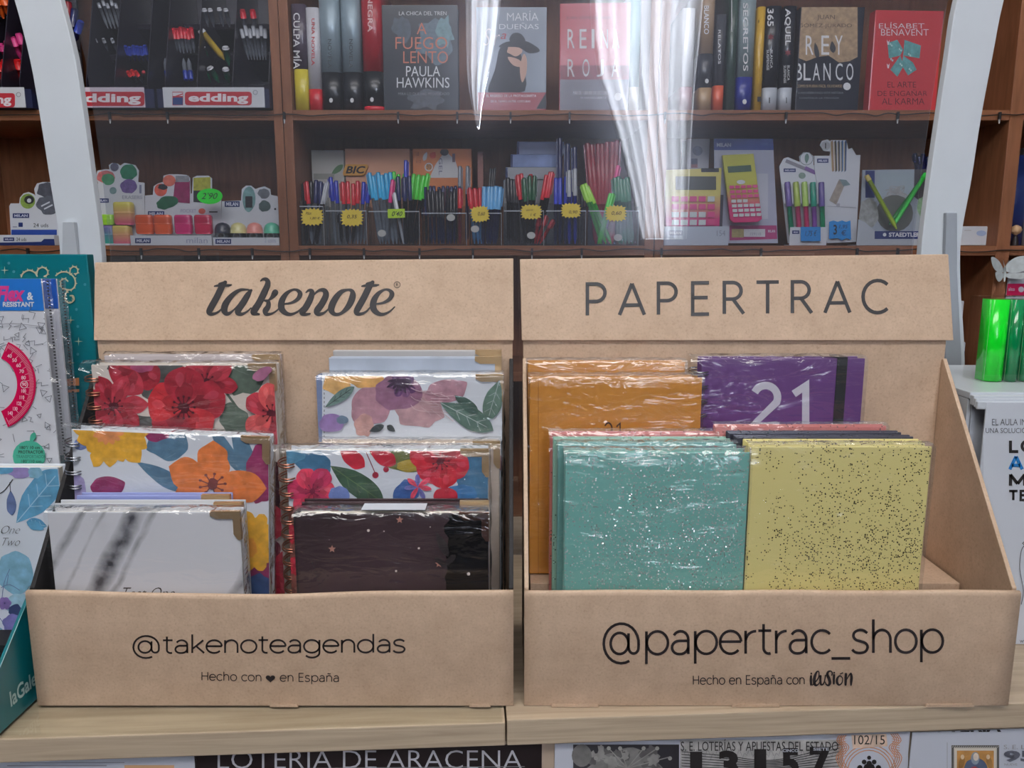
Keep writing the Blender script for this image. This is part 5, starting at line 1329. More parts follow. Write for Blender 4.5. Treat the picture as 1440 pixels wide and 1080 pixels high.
def pod(label, cx, cy, w, h, m1, m2, Y=1.580, dep=.022, name='eraser', cat='eraser', band=None, zfix=None):
    """rounded block (eraser case) centred on a pixel"""
    c = P(cx, cy, Y); W_ = w / F_PX * Y; H_ = h / F_PX * Y; z0 = zfix if zfix is not None else c.z - H_ / 2
    th = thing(name, label, cat, (c.x, Y, z0))
    def half(z0_, z1_, m, nm, top):
        b = B(); n = 20; rings = []
        for z, s_ in ((z0_, .86 if not top else 1), (z0_ + (z1_ - z0_) * .2, 1), (z0_ + (z1_ - z0_) * .75, 1), (z1_ - (z1_ - z0_) * .06, .93 if top else 1), (z1_, .78 if top else 1)):
            rings.append([(W_ / 2 * s_ * (abs(math.cos(t)) ** .5) * (1 if math.cos(t) >= 0 else -1), dep / 2 + dep / 2 * s_ * (abs(math.sin(t)) ** .5) * (1 if math.sin(t) >= 0 else -1), z) for t in (2 * PI * i / n for i in range(n))])
        i0 = 0; k = b.mi(m)
        for rg in rings: b.v += rg
        for j in range(len(rings) - 1):
            for i in range(n): b.f.append((j * n + i, j * n + (i + 1) % n, (j + 1) * n + (i + 1) % n, (j + 1) * n + i)); b.m.append(k); b.sm.append(True)
        b.f += [tuple(range(n)), tuple((len(rings) - 1) * n + i for i in reversed(range(n)))]; b.m += [k, k]; b.sm += [False, False]
        b.obj(nm, th)
    half(0, H_ * .5, m1, 'lower_case', False); half(H_ * .5, H_, m2, 'upper_case', True)
    return th
def grad(name, c0, c1, z0, z1):
    m = bpy.data.materials.new(name); m.use_nodes = True; N, L = m.node_tree.nodes, m.node_tree.links; b = N['Principled BSDF']; b.inputs['Roughness'].default_value = .4
    tc = N.new('ShaderNodeTexCoord'); sx = N.new('ShaderNodeSeparateXYZ'); mr = N.new('ShaderNodeMapRange'); mr.inputs[1].default_value = z0; mr.inputs[2].default_value = z1
    r = N.new('ShaderNodeValToRGB'); r.color_ramp.elements[0].color = lin(c0); r.color_ramp.elements[1].color = lin(c1)
    L.new(tc.outputs['Object'], sx.inputs[0]); L.new(sx.outputs[2], mr.inputs[0]); L.new(mr.outputs[0], r.inputs[0]); L.new(r.outputs[0], b.inputs['Base Color']); return m
RB1, RB2 = grad('pink_to_yellow', (206, 80, 120), (206, 196, 90), .0, .04), grad('teal_to_lilac', (40, 150, 130), (110, 80, 150), .0, .04)
# far left boxes
th = thing('flat_carton', 'flat white and blue eraser carton lying furthest left on the middle shelf', 'box', (X(-40, 343, 1.556), 1.556, S2 + .0008))
w_ = X(77, 343, 1.556) - X(-40, 343, 1.556); blk(th, 'carton_body', 0, w_, 0, .05, 0, Z(331, 1.556) - S2, CARD, .0006)
p = Print(th, -.0003, (0, w_, 0, .1)); p.poly([(-40, 343), (77, 343), (77, 336), (62, 336), (58, 340), (-40, 342)], NAVY); p.rect(-40, 341, 77, 352, NAVY); mlogo(p, 5, 334, 20, 339); p.text('24 uds', INK, 23, 334, 37, 339); p.done()
th = thing('counter_card', 'white eraser display card with a round green picture left of the white post', 'display box', (X(15, 300, 1.615), 1.615, S2 + .0008))
bk = [(16, 342), (13, 290), (15, 286), (27, 286), (28, 278), (33, 272), (40, 270), (47, 273), (50, 276), (48, 266), (52, 258), (60, 256), (82, 256), (90, 342)]
prism_px_c(th, 'back_card', bk, 0, .0018, CARD); p = Print(th, -.0003)
p.ell(39, 283, 10.5, 10.5, paint((124, 150, 70))); p.ell(41, 281, 7, 6, HAT); p.ell(41, 282, 3, 3, CARD); p.blob(67, 268, 15, 11, paint((76, 78, 88)), seed=3); p.blob(68, 288, 16, 13, paint((86, 90, 100)), seed=5); p.line([(58, 290), (70, 284)], 2, CARD); p.line([(62, 294), (74, 288)], 2, CARD)
mlogo(p, 18, 300, 41, 306.5); p.text('24 uds', INK, 47, 314, 68, 319.5); p.rect(26, 313, 32, 319, NAVY); p.line([(18, 319), (24, 319)], .8, NAVY); p.rect(16, 323, 80, 331, col((30, 62, 140))); p.done()
blk(th, 'tray', 0, .1, -.03, -.001, 0, .012, col((30, 62, 140)))
# display 1
th, pf, pb = cdisplay('tall white eraser display with two coloured bubbles printed on top', [(135, 343), (133, 258), (138, 258), (135, 248), (137, 240), (148, 238), (154, 238), (153, 232), (158, 229), (165, 230), (169, 233), (175, 229), (190, 232), (195, 240), (194, 256), (203, 257), (204, 343)], (137, 182, 342.5))
pb.blob(149, 249, 13, 9, paint((196, 110, 110)), seed=3, j=.06); pb.blob(152, 252, 9, 8, paint((70, 140, 100)), seed=5, j=.06); pb.ell(161, 235, 6, 6, paint((90, 90, 110))); pb.blob(181, 242, 12, 11, paint((36, 116, 84)), seed=8, j=.06); pb.blob(181, 262, 12, 10, paint((104, 84, 140)), seed=9, j=.06); pb.ell(159, 268, 5, 5, paint((110, 140, 140)))
mlogo(pb, 136, 279, 153, 285); pb.text('ERASERS', col((140, 144, 160)), 172, 275, 200, 280); pb.rect(196, 260, 199, 272, col((120, 124, 150))); pb.done(); pf.done()
zt = S2 + .0022
pod('yellow and pink eraser on top of the pile by the tall display', 171, 301, 26, 31, RB1, RB1, Y=1.575, zfix=P(171, 316, 1.575).z); pod('lilac and teal eraser at the lower left of the pile', 148, 332, 22, 26, RB2, RB2, Y=1.575, zfix=zt); pod('yellow and pink eraser at the lower right of the pile', 169, 332, 25, 26, RB1, RB1, Y=1.575, zfix=zt)
pod('lime eraser at the left of the pile', 148, 308, 20, 14, CC['lime'], CC['lime'], Y=1.575, zfix=P(148, 316, 1.575).z)
# display 2
th, pf, pb = cdisplay('white eraser display with neon cases and a green oval price tag', [(204, 343), (204, 275), (215, 274), (216, 262), (222, 258), (229, 256), (230, 247), (238, 245), (246, 245), (250, 245), (262, 246), (267, 250), (268, 272), (270, 272), (271, 250), (277, 247), (293, 247), (298, 251), (298, 276), (311, 278), (312, 343)], (184, 298, 331))
pb.ell(226, 267, 9, 9, paint((206, 90, 70))); pb.blob(229, 263, 7, 4, HAT, seed=3); pb.ell(238, 254, 9, 8, paint((210, 110, 90))); pb.poly([(246, 256), (267, 254), (267, 286), (243, 284)], paint((134, 34, 84))); pb.rect(247, 247, 266, 256, paint((130, 134, 140))); pb.poly([(272, 250), (296, 249), (296, 284), (272, 284)], paint((160, 160, 56))); pb.poly([(272, 268), (296, 268), (296, 286), (272, 284)], HAT); pb.blob(235, 285, 15, 9, paint((30, 96, 66)), rot=-15, seed=6)
mlogo(pb, 208, 297, 231, 304); pb.ell(284, 297, 5, 4, paint((200, 80, 60))); pb.line([(294, 298), (306, 298)], 1.6, INK); pb.text('POCKET', col((150, 150, 170)), 254, 294, 276, 299); pb.done()
mlogo(pf, 190, 335, 212, 342); pf.text('milan', col((150, 154, 175)), 262, 334, 292, 342); pf.done()
for i, (cx, m_) in enumerate(((201, (226, 92, 46)), (227, (226, 92, 46)), (256, (206, 40, 110)), (284, (200, 40, 80)))):
    c = col(m_, .25, .6); pod(('orange eraser case, leftmost in the neon display', 'second orange eraser case in the neon display', 'magenta eraser case in the neon display', 'red pink eraser case, rightmost in the neon display')[i], cx, 316, 24, 26, c, col(tuple(int(v * .9) for v in m_), .25, .6), Y=1.560, dep=.018, zfix=max(P(cx, 329, 1.56).z, S2 + .0025))
o = thing('price_tag', 'neon green oval price tag reading 2,90 on the neon eraser display', 'price tag', P(295, 275, 1.553)); prism_px(o, 'card', [(295 + 18 * math.cos(a), 276 + 11 * math.sin(a)) for a in (2 * PI * i / 24 for i in range(24))], 0, .0005, col((30, 214, 40), .6)); p = Print(o, -.0002); p.text("2'90", INK, 283, 271, 306, 280, .0, .3); p.done('lettering')
# display 3
th, pf, pb = cdisplay('white sharpener display with round topped sharpeners, right end of the bay', [(311, 343), (312, 283), (339, 282), (340, 266), (346, 261), (353, 261), (359, 266), (364, 264), (372, 262), (380, 266), (381, 274), (391, 276), (393, 343)], (300, 393, 334))
pb.blob(350, 280, 9, 18, paint((110, 150, 150)), seed=2, j=.04); pb.rect(345, 276, 355, 292, HAT); pb.blob(371, 272, 8, 7, paint((100, 106, 114)), seed=5); pb.blob(372, 290, 8, 8, paint((70, 90, 90)), seed=6); pb.ell(387, 294, 1.5, 1.5, HAT); mlogo(pb, 316, 283, 337, 291); pb.done()
mlogo(pf, 303, 336, 325, 343); pf.text('2 usos', col((150, 154, 175)), 372, 335, 388, 341); pf.done()
for i, (cx, m_, d) in enumerate(((313, (40, 44, 60), 'dark navy'), (335, (206, 200, 140), 'pale yellow'), (358, (220, 140, 130), 'salmon pink'), (382, (90, 180, 150), 'mint green'))):
    c = P(cx, 318, 1.572); r_ = 11 / F_PX * 1.572
    th = thing('sharpener', d + ' domed sharpener with silver base', 'sharpener', (c.x, 1.572, S2 + .0025))
    B().tube([(0, 0, 0), (0, 0, .0215)], [r_ * 1.0, r_ * .98], col((150, 156, 160), .2, 0, .9), 18).obj('metal_base', th)
    B().tube([(0, 0, .0217), (0, 0, .030), (0, 0, .037), (0, 0, .041), (0, 0, .0425)], [r_, r_ * .98, r_ * .82, r_ * .5, r_ * .1], col(m_, .35, .3), 18).obj('dome_cap', th)
# grey strip of papers below the shelf
for i, (a, b, d) in enumerate(((143, 190, 'left'), (192, 258, 'right'))):
    th = thing('paper_pack', 'pale pack of papers on the lower shelf under the erasers, %s one' % d, 'papers', (X(a, 356, 1.6), 1.6, S3 + .0008)); blk(th, 'paper_stack', 0, X(b, 356, 1.6) - X(a, 356, 1.6), 0, .12, 0, Z(361 - i, 1.6) - S3, mat('paper_stack', (176, 168, 160), .8, var=.3, scale=20, stretch=(1, 1, 40)))

# ==================================================================== right bay, middle shelf
th, p = carton('white carton with a round picture behind the desk calculator', 963, 994, 196, col((190, 192, 202)), Y=1.66, dep=.05)
p.ell(981, 212, 7, 7, paint((120, 128, 150))); p.rect(972, 223, 981, 231, col((90, 96, 120))); p.rect(972, 231, 981, 236, col((150, 110, 120))); p.done()
def calc(label, corners, t, body, Y, zb, base=None):
    th = thing('calculator', label, 'calculator', P(corners[3][0], corners[3][1], Y))
    o = prism_px(th, 'case', corners, 0, t, body, .0015)
    return th, Print(th, -.0004)
G1 = grad('calculator_yellow_pink', (200, 50, 120), (196, 186, 100), .012, .062)
th, p = calc('large desk calculator fading from yellow to pink, partly behind the reflection', [(936, 239), (1015, 236), (1012, 318), (936, 318)], .02, G1, 1.580, 0)
p.rect(950, 248, 1007, 267, col((84, 88, 84), .2, .5)); p.rect(986, 236.5, 1011, 242, HAT)
p.done('display_window')
def key(root, x, y, w, h, m, yy=-.0022):
    a, z1 = mp(root, x, y, yy); b, z0 = mp(root, x + w, y + h, yy)
    return B().box(min(a, b), max(a, b), yy, -.0005, min(z0, z1), max(z0, z1), m).obj('key', root)
KW, KP = col((196, 204, 206), .4), col((206, 70, 130), .4)
for r_ in range(4):
    for c_ in range(5):
        x, y = 945 + c_ * 12.6, 276 + r_ * 11
        key(th, x, y, 9.5, 7.5, KW if (r_ > 1 and c_ < 4) or (r_ == 0 and c_ == 4) else KP)
# its stand
o = thing('calculator_stand', 'white cardboard stand with MILAN lettering under the desk calculator', 'display box', (X(934, 343, 1.562), 1.562, S2 + .0008)); w_ = X(1024, 343, 1.562) - X(934, 343, 1.562)
blk(o, 'front_face', 0, w_, 0, .0015, 0, Z(319, 1.562) - S2, col((178, 188, 204), .45)); blk(o, 'shelf_step', 0, w_, .0016, .05, 0, .030, col((178, 188, 204), .45)); B().prism_x([(.0505, 0), (.0505, .10), (.053, .10), (.065, 0)], w_ * .75, w_, col((70, 70, 84))).obj('back_support', o)
p = Print(o, -.0003); p.rect(940, 324, 960, 331, col((120, 126, 150))); p.text('MILAN', CARD, 942, 325.5, 958, 329.5, .04); p.text('154', col((140, 144, 160)), 1008, 324, 1020, 332); p.done('lettering')
th = thing('blister_pack', 'blue headed blister card holding the scientific calculator', 'package', (X(1006, 335, 1.62), 1.62, S2 + .0008))
prism_px_c(th, 'backing_card', [(1006, 342), (1004, 196), (1087, 196), (1094, 342)], 0, .002, col((168, 172, 192), .45)); p = Print(th, -.0003)
p.poly([(1004, 195), (1087, 195), (1088, 211), (1004, 211)], col((28, 54, 132), .4)); p.text('MILAN', col((190, 196, 216)), 1008, 201, 1028, 206.5, .04); p.text('SCIENCE', col((80, 100, 160)), 1070, 201, 1080, 204)
p.poly([(1026, 317), (1092, 317), (1093, 336), (1026, 338)], col((160, 50, 110))); p.rect(1029, 322, 1046, 334, paint((160, 150, 100))); p.rect(1046, 322, 1076, 333, CARD); p.text('MILAN', CARD, 1080, 323, 1090, 327, .02); p.text('159110', col((130, 130, 150)), 1055, 327, 1070, 331); p.poly([(1064, 244), (1080, 244), (1080, 308), (1068, 308)], col((186, 190, 204))); p.done()
G2 = grad('calculator_lime_pink', (200, 44, 110), (176, 176, 66), .030, .066)
th, p = calc('scientific calculator fading from lime to pink on the blister card', [(1016, 218), (1060, 216), (1072, 308), (1066, 312), (1032, 313), (1027, 309)], .010, G2, 1.598, 0)
p.poly([(1023, 234), (1056, 232), (1057, 241), (1024, 243)], col((70, 92, 76), .25, .4)); p.ell(1042, 256, 6, 3, CARD); p.done('display_window')
for r_ in range(7):
    for c_ in range(5):
        if r_ == 3 and c_ > 2: continue
        x, y = 1026 + r_ * .9 + c_ * 8.2, 261 + r_ * 6.6 - c_ * .3; key(th, x, y, 6.2, 4.2, KW if r_ > 2 else KP)
# pen displays
th = thing('counter_card', 'white pen display holding five two tone ballpoints', 'display box', (X(1108, 342, 1.562), 1.562, S2 + .0008))
prism_px_c(th, 'back_card', [(1108, 342), (1096, 234), (1102, 223), (1108, 221), (1125, 228), (1124, 220), (1130, 214), (1138, 214), (1144, 220), (1144, 232), (1150, 236), (1152, 240), (1162, 342)], .03, .0318, CARD)
p = Print(th, .0296); mlogo(p, 1102, 237, 1119, 242); p.line([(1105, 226), (1146, 243)], 5, col((130, 130, 140))); p.line([(1132, 236), (1147, 243)], 5.5, col((110, 80, 140))); p.ell(1134, 223, 9, 9, CARD); p.line(arc(1134, 223, 9, 9, 0, 360, 20), .8, col((100, 110, 110))); p.leaf(1134, 230, 1135, 216, 6, paint((90, 120, 110))); p.ell(1128, 247, 5, 4.5, paint((110, 130, 120))); p.done()
w_ = X(1162, 342, 1.562) - X(1110, 342, 1.562); x_ = X(1110, 342, 1.562) - X(1108, 342, 1.562)
blk(th, 'tray_front', x_, x_ + w_, 0, .0014, 0, Z(320, 1.562) - S2, CARD); blk(th, 'tray_floor', x_, x_ + w_, .0015, .0295, 0, .001, CARD)
p = Print(th, -.0003); mlogo(p, 1114, 324, 1124, 329); p.done()
TW = [('lilac', 'green', (96, 80, 140), (20, 140, 100)), ('yellow green', 'pink', (150, 170, 80), (206, 60, 110)), ('yellow green', 'pink', (150, 180, 90), (200, 50, 104)), ('teal', 'purple', (30, 130, 110), (140, 80, 170)), ('lilac', 'green', (90, 76, 140), (24, 150, 100))]
for i, (n1, n2, c1_, c2_) in enumerate(TW):
    xt, xb = 1107 + i * 12 , 1114 + i * 10.8
    CC['a'], CC['b'] = col(c1_, .3, .4), col(c2_, .3, .4)
    pen_px('%s and %s two tone ballpoint, %s in the white display' % (n1, n2, ORD[i] if i else 'leftmost'), xb, 338, xt, 256, 1.574, .0052, CC['b'], CC['a'], Yt=1.582, frac=.42, tipm=CARD)
o = thing('price_tag', 'blue price tag on the two tone ballpoint display', 'price tag', P(1140, 328, 1.556)); prism_px(o, 'card', [(1126, 319), (1154, 319), (1154, 339), (1126, 339)], 0, .0005, col((20, 120, 190), .6)); p = Print(o, -.0002); p.text('1,75 €', INK, 1132, 324, 1149, 333, 0, .3); p.done('lettering')
th = thing('counter_card', 'tall white card with striped pencils pictured, right of the ballpoint display', 'display box', (X(1160, 342, 1.59), 1.59, S2 + .0008))
prism_px_c(th, 'back_card', [(1163, 342), (1146, 240), (1145, 219), (1167, 219), (1168, 213), (1158, 212), (1153, 204), (1156, 198), (1164, 196), (1168, 199), (1169, 197), (1190, 197), (1193, 210), (1198, 208), (1204, 218), (1210, 218), (1204, 340)], 0, .0018, CARD)
p = Print(th, -.0003); mlogo(p, 1149, 223, 1165, 229); p.ell(1161, 205, 6.5, 6.5, col((170, 172, 176))); p.line([(1161, 201), (1161, 209)], 1.4, INK)
for i, c in enumerate(((150, 120, 90), (40, 40, 44), (60, 60, 70), (50, 90, 130), (40, 70, 110))): p.poly([(1168 + i * 4.8, 200), (1170.5 + i * 4.8, 197), (1171.5 + i * 4.8, 200), (1173 + i * 4.2, 240), (1170.5 + i * 4.2, 242)], col(c)); p.line([(1168.4 + i * 4.8, 200), (1170.2 + i * 4.3, 240)], 1, col((170, 150, 110)))
p.poly([(1166, 282), (1180, 252), (1190, 255), (1176, 288)], paint((150, 140, 130))); p.poly([(1180, 252), (1190, 253), (1196, 260), (1186, 262)], paint((110, 130, 134))); p.line([(1163, 290), (1204, 292)], .6, col((150, 150, 156))); p.rect(1176, 286, 1181, 291, col((160, 160, 168))); p.done()
o = thing('price_tag', 'blue jagged price tag on the tall striped pencil card', 'price tag', P(1182, 322, 1.585)); prism_px(o, 'card', [(1166, 312), (1172, 310), (1178, 312), (1184, 310), (1190, 312), (1196, 310), (1197, 337), (1190, 335), (1184, 338), (1178, 335), (1166, 336)], 0, .0005, col((22, 128, 200), .6)); p = Print(o, -.0002); p.text('3', INK, 1172, 316, 1177, 330, .02); p.text('1,95', INK, 1180, 316, 1192, 322, 0, .2); p.text('€', INK, 1183, 324, 1190, 331); p.done('lettering')
# pencil box
th = thing('counter_card', 'white and blue pencil box lettered STAEDTLER with two crossed neon pencils', 'display box', (X(1205, 338, 1.562), 1.562, S2 + .0008))
prism_px_c(th, 'back_card', [(1208, 338), (1213, 239), (1286, 238), (1300, 338)], .045, .047, col((150, 158, 168)))
p = Print(th, .0446); p.rect(1217, 240, 1230, 278, NAVY); p.poly([(1286, 238), (1308, 238), (1302, 290), (1285, 276)], col((50, 44, 50))); p.rect(1232, 240, 1284, 276, col((152, 164, 172)))
rdx = random.Random(3)
for i in range(14): p.line(smooth([(1240 + rdx.uniform(0, 36), 262 + rdx.uniform(0, 26)) for _ in range(4)], 4), 1.2, GR)
p.ell(1258, 300, 26, 26, col((84, 86, 80))); p.blob(1222, 300, 14, 20, paint((150, 152, 150)), seed=3); p.blob(1298, 292, 8, 16, paint((120, 150, 120)), seed=5); p.done()
w_ = X(1297, 338, 1.562) - X(1205, 338, 1.562)
B().prism([(0, 0), (w_, 0), (w_, .02), (w_ * .82, .022), (w_ * .66, .012), (w_ * .5, .0115), (w_ * .36, .018), (w_ * .1, .045), (0, .05)], 0, .0014, col((166, 172, 180))).obj('tray_front', th); blk(th, 'tray_floor', 0, w_, .0015, .0445, 0, .001, CARD)
p = Print(th, -.0003, (0, w_, 0, .1)); p.rect(1230, 325, 1296, 336, NAVY); p.ell(1244, 330, 2.5, 2.5, LT); p.text('STAEDTLER', LT, 1250, 327, 1294, 333, .03); p.done()
def pencil(label, xb, yb, xt, yt, Yb, Yt, c, tip): return pen(label, P(xb, yb, Yb), P(xt, yt, Yt), .0042, c, tip, 'pencil', None, .1, 'pencil', False)
pencil('lime yellow pencil slanting left in the pencil box', 1261, 322, 1218, 246, 1.572, 1.586, col((160, 186, 50), .4), col((176, 160, 90)))
pencil('bright green pencil slanting right, front one in the pencil box', 1256, 318, 1302, 244, 1.585, 1.596, col((50, 190, 66), .4), col((40, 170, 60)))
pencil('dark green pencil slanting right behind the bright one', 1250, 316, 1290, 262, 1.598, 1.603, col((30, 120, 50), .4), col((30, 120, 50)))
th, p = carton('dark carton with blue tassel pens behind the pencil box', 1288, 1312, 246, col((44, 36, 44)), Y=1.69, dep=.04)
for i in range(4): mkz = pen('dark blue pen in the far corner behind the pencil box, %s' % ORD[i], P(1291 + i * 4, 246, 1.675), P(1286 + i * 6, 216 + (i % 2) * 4, 1.670), .004, CC['navy'], CC['navy'], 'pen', 'dark pens behind the pencil box', .4)

# ==================================================================== right edge: beyond the post
th, p = carton('small white carton with a blue seal right of the white post', 1345, 1391, 319, CARD, Y=1.585, dep=.05); p.ell(1380, 328, 7, 4, col((150, 166, 200))); p.line([(1356, 324), (1366, 324)], .6, GR); p.done()
zz = Z(470, 1.6)
th, p = carton('white booklet standing on the lower shelf beside the right post', 1352, 1368, 424, CARD, Y=1.60, dep=.02, zb=S3 + .0008)
th, p = carton('small white and blue carton on the lower shelf beside the right post', 1354, 1376, 482, CARD, Y=1.57, dep=.02, zb=S3 + .0008); p.rect(1340, 494, 1380, 530, NAVY); p.done()
for i, (a, b, y, c, d) in enumerate(((1423, 1432, 200, (170, 140, 150), 'pale pink'), (1432, 1441, 214, (176, 196, 60), 'lime edged'), (1441, 1466, 218, (28, 44, 96), 'dark blue'), (1467, 1490, 205, (180, 180, 186), 'light grey'))):
    spine_book(d + ' book spine at the right edge on the middle shelf', a, b, [(y, 343, c)], Y=1.62, depth=.13, zb=S2 + .0008)
th = thing('figurine', 'tiny wooden headed figurine in front of the blue book at the right edge', 'figurine', P(1427, 342, 1.575)); th.location.z = S2 + .0008
B().tube([(0, 0, 0), (0, 0, .004), (0, 0, .016), (0, 0, .020)], [.006, .007, .004, .003], col((40, 32, 34)), 10).obj('body', th)
B().tube([(0, 0, .0202), (0, 0, .024), (0, 0, .030), (0, 0, .036), (0, 0, .0395)], [.002, .008, .0105, .008, .002], mat('light_wood', (196, 158, 120), .5, var=.1), 14).obj('head', th)
th = thing('spiral_notebooks', 'coloured booklets lying on the lower shelf at the right edge', 'booklets', P(1424, 523, 1.575)); 
th.location.z = S3 + .0008; blk(th, 'booklet_cover', 0, .08, 0, .05, 0, .005, col((196, 40, 100))); blk(th, 'booklet_cover', 0.002, .08, 0.001, .05, .0052, .011, col((180, 184, 190)))
th = thing('hanging_card', 'pink and white packaged card on the upright right of the butterfly', 'package', (X(1414, 415, 1.548), 1.5455, Z(422, 1.548)))
zt_ = Z(374, 1.548) - Z(422, 1.548); blk(th, 'card', 0, .06, 0, .0015, 0, zt_, CARD); p = Print(th, -.0003, (0, .06, 0, zt_)); p.rect(1410, 399, 1470, 416, col((190, 20, 80), .4)); p.text('alco', CARD, 1418, 404, 1427, 409, .02); p.ell(1436, 407, 4, 4, CARD); p.leaf(1434, 380, 1444, 372, 9, CC['mgreen']); p.done()
# butterfly
th = thing('butterfly_ornament', 'translucent white butterfly ornament with spread wings in front of the upright', 'ornament', P(1410, 388, 1.535))
BF = mat('pearly_white', (196, 204, 206), .3, 0, .6, var=.12, scale=120)
for nm, pts in (('upper_wing', [(1411, 379), (1404, 368), (1395, 362), (1389, 362), (1391, 372), (1397, 380), (1408, 384)]), ('lower_wing', [(1410, 384), (1398, 382), (1398, 390), (1403, 396), (1408, 394), (1411, 389)]), ('upper_wing', [(1413, 380), (1418, 368), (1428, 361), (1440, 360), (1444, 366), (1438, 378), (1424, 384)]), ('lower_wing', [(1413, 385), (1426, 384), (1436, 384), (1434, 391), (1424, 392), (1415, 390)])):
    poly = smooth(pts, 3, True); b = B(); n = len(poly); k = b.mi(BF)
    for yy in (0, .0006):
        for x, y in poly:
            xx, zz_ = mp(th, x, y, 0); b.v.append((xx, yy - abs(xx) * .35, zz_))
    b.f += [tuple(range(n)), tuple(range(2 * n - 1, n - 1, -1))]; b.m += [k, k]; b.sm += [False, False]
    for a in range(n): b.f.append((a, n + a, n + (a + 1) % n, (a + 1) % n)); b.m.append(k); b.sm.append(False)
    b.obj(nm, th)
q0, q1 = mp(th, 1412, 376), mp(th, 1411.5, 396)
B().tube([(q0[0], -.002, q0[1]), ((q0[0] + q1[0]) / 2, -.003, (q0[1] + q1[1]) / 2), (q1[0], -.002, q1[1])], [.002, .0028, .001], BF, 8).obj('body', th)
B().tube([(q0[0], -.002, q0[1]), (q0[0] - .006, -.004, q0[1] + .014)], .0004, BF, 5).tube([(q0[0], -.002, q0[1]), (q0[0] + .006, -.004, q0[1] + .014)], .0004, BF, 5).obj('antenna', th)
blk(th, 'mount_pin', -.001, .001, .0, .0148, -.001, .001, col((120, 120, 124)))

# leaflet rack
RZ = Z(552, .66) - CT_TOP
rk = thing('leaflet_rack', 'white plastic leaflet rack right of the cardboard displays', 'rack', (.392, .648, CT_TOP + .0006))
RW = col((200, 206, 214), .35, .3)
blk(rk, 'top_tray', 0, .24, .010, .17, RZ - .006, RZ, RW, .0008)
for i in range(3): blk(rk, 'lip_rib', 0, .24, .004 - i * .0030, .0098 - i * .0030 if i == 0 else .0038 - (i - 1) * .0030 , RZ - .0105 - i * .001, RZ - .002 - i * .002, RW, .0007)
blk(rk, 'back_wall', 0, .24, .16, .163, 0, RZ - .0062, RW); blk(rk, 'side_wall', 0, .003, .0125, .1598, 0, RZ - .0062, RW); blk(rk, 'side_wall', .237, .24, .0125, .1598, 0, RZ - .0062, RW)
blk(rk, 'front_pocket', .003, .237, .0105, .0120, 0, RZ - .0062, col((170, 176, 186)))
lf = thing('leaflet', 'white leaflet with blue and black lettering in the rack at the right edge', 'leaflet', (.399, .645, CT_TOP + .0008))
LZ = Z(566, .645) - CT_TOP
blk(lf, 'page', 0, .20, 0, .0012, 0, LZ - .0008, col((214, 220, 230), .35, .3))
p = Print(lf, -.0003, (.0, .2, 0, .3)); GY = col((96, 98, 106))
p.rect(1374, 560, 1383, 700, col((196, 202, 212))); p.text('EL AULA INTELIGENTE:', GY, 1395, 589, 1494, 598); p.text('UNA SOLUCIÓN PARA TODOS', GY, 1386, 600, 1506, 609)
p.stext('LOS', INK, 1421, 1476, 635, 635, 22, 4.2, gap=.12); p.stext('ABC', col((30, 120, 190)), 1420, 1480, 660, 660, 26, 4.6, gap=.1); p.stext('MAS', INK, 1421, 1484, 683, 683, 23, 4.4, gap=.12); p.stext('TEMAS', INK, 1419, 1496, 703, 703, 18, 3.4, gap=.12)
p.line(smooth([(1442, 765), (1436, 775), (1434, 800), (1439, 830), (1436, 850)], 4), 1.2, GY); p.line(smooth([(1450, 758), (1438, 764), (1450, 770)], 4), 1.2, GY); p.text('www', GY, 1434, 900, 1450, 904); p.done('lettering')
def folder(label, x0, x1, m, Y0, dy, base=545, top=421):
    zb = CT_TOP + .0006 + RZ + .0006; a, b = X(x0, 545, Y0), X(x1, 545, Y0); h = Z(top, Y0) - zb
    th = thing('folder', label, 'folder', (a, Y0, zb)); n = 8; w = b - a
    sec = [(w * .5 - w * .5 * math.cos(PI * i / n), -.006 * math.sin(PI * i / n) * 1.0) for i in range(n + 1)] + [(w, dy), (0, dy)]
    B().prism_z(sec, 0, h, m, True).obj('spine', th); blk(th, 'hem_strip', w * .02, w * .05, -.0015, -.0008 , 0, h, col((190, 240, 196), .2)); return th
NG = mat('neon_green_plastic', (16, 238, 44), .22, 0, .6); DGP = mat('deep_green_plastic', (10, 146, 84), .15, 0, 1.0)
folder('bright neon green folder spine, leftmost on the white rack', 1380, 1407, NG, .715, .012); folder('deep green folder spine with a white sheen, second on the rack', 1409, 1427, DGP, .715, .012); folder('deep green folder spine at the picture edge, third on the rack', 1428.5, 1456, DGP, .715, .012); folder('deep green folder outside the right edge', 1458, 1484, DGP, .715, .012)
th = thing('clear_case', 'clear plastic case around the green folders', 'case', (X(1378, 545, .707), .706, CT_TOP + .0006 + RZ + .0006)); w_ = X(1490, 545, .707) - X(1378, 545, .707); h_ = Z(419, .707) - th.location.z
blk(th, 'front_wall', 0, w_, 0, .0008, 0, h_, GLASS); blk(th, 'side_wall', 0, .0008, .0009, .03, 0, h_, GLASS); blk(th, 'top_wall', 0, w_, 0, .03, h_ + .0001, h_ + .0009, GLASS)

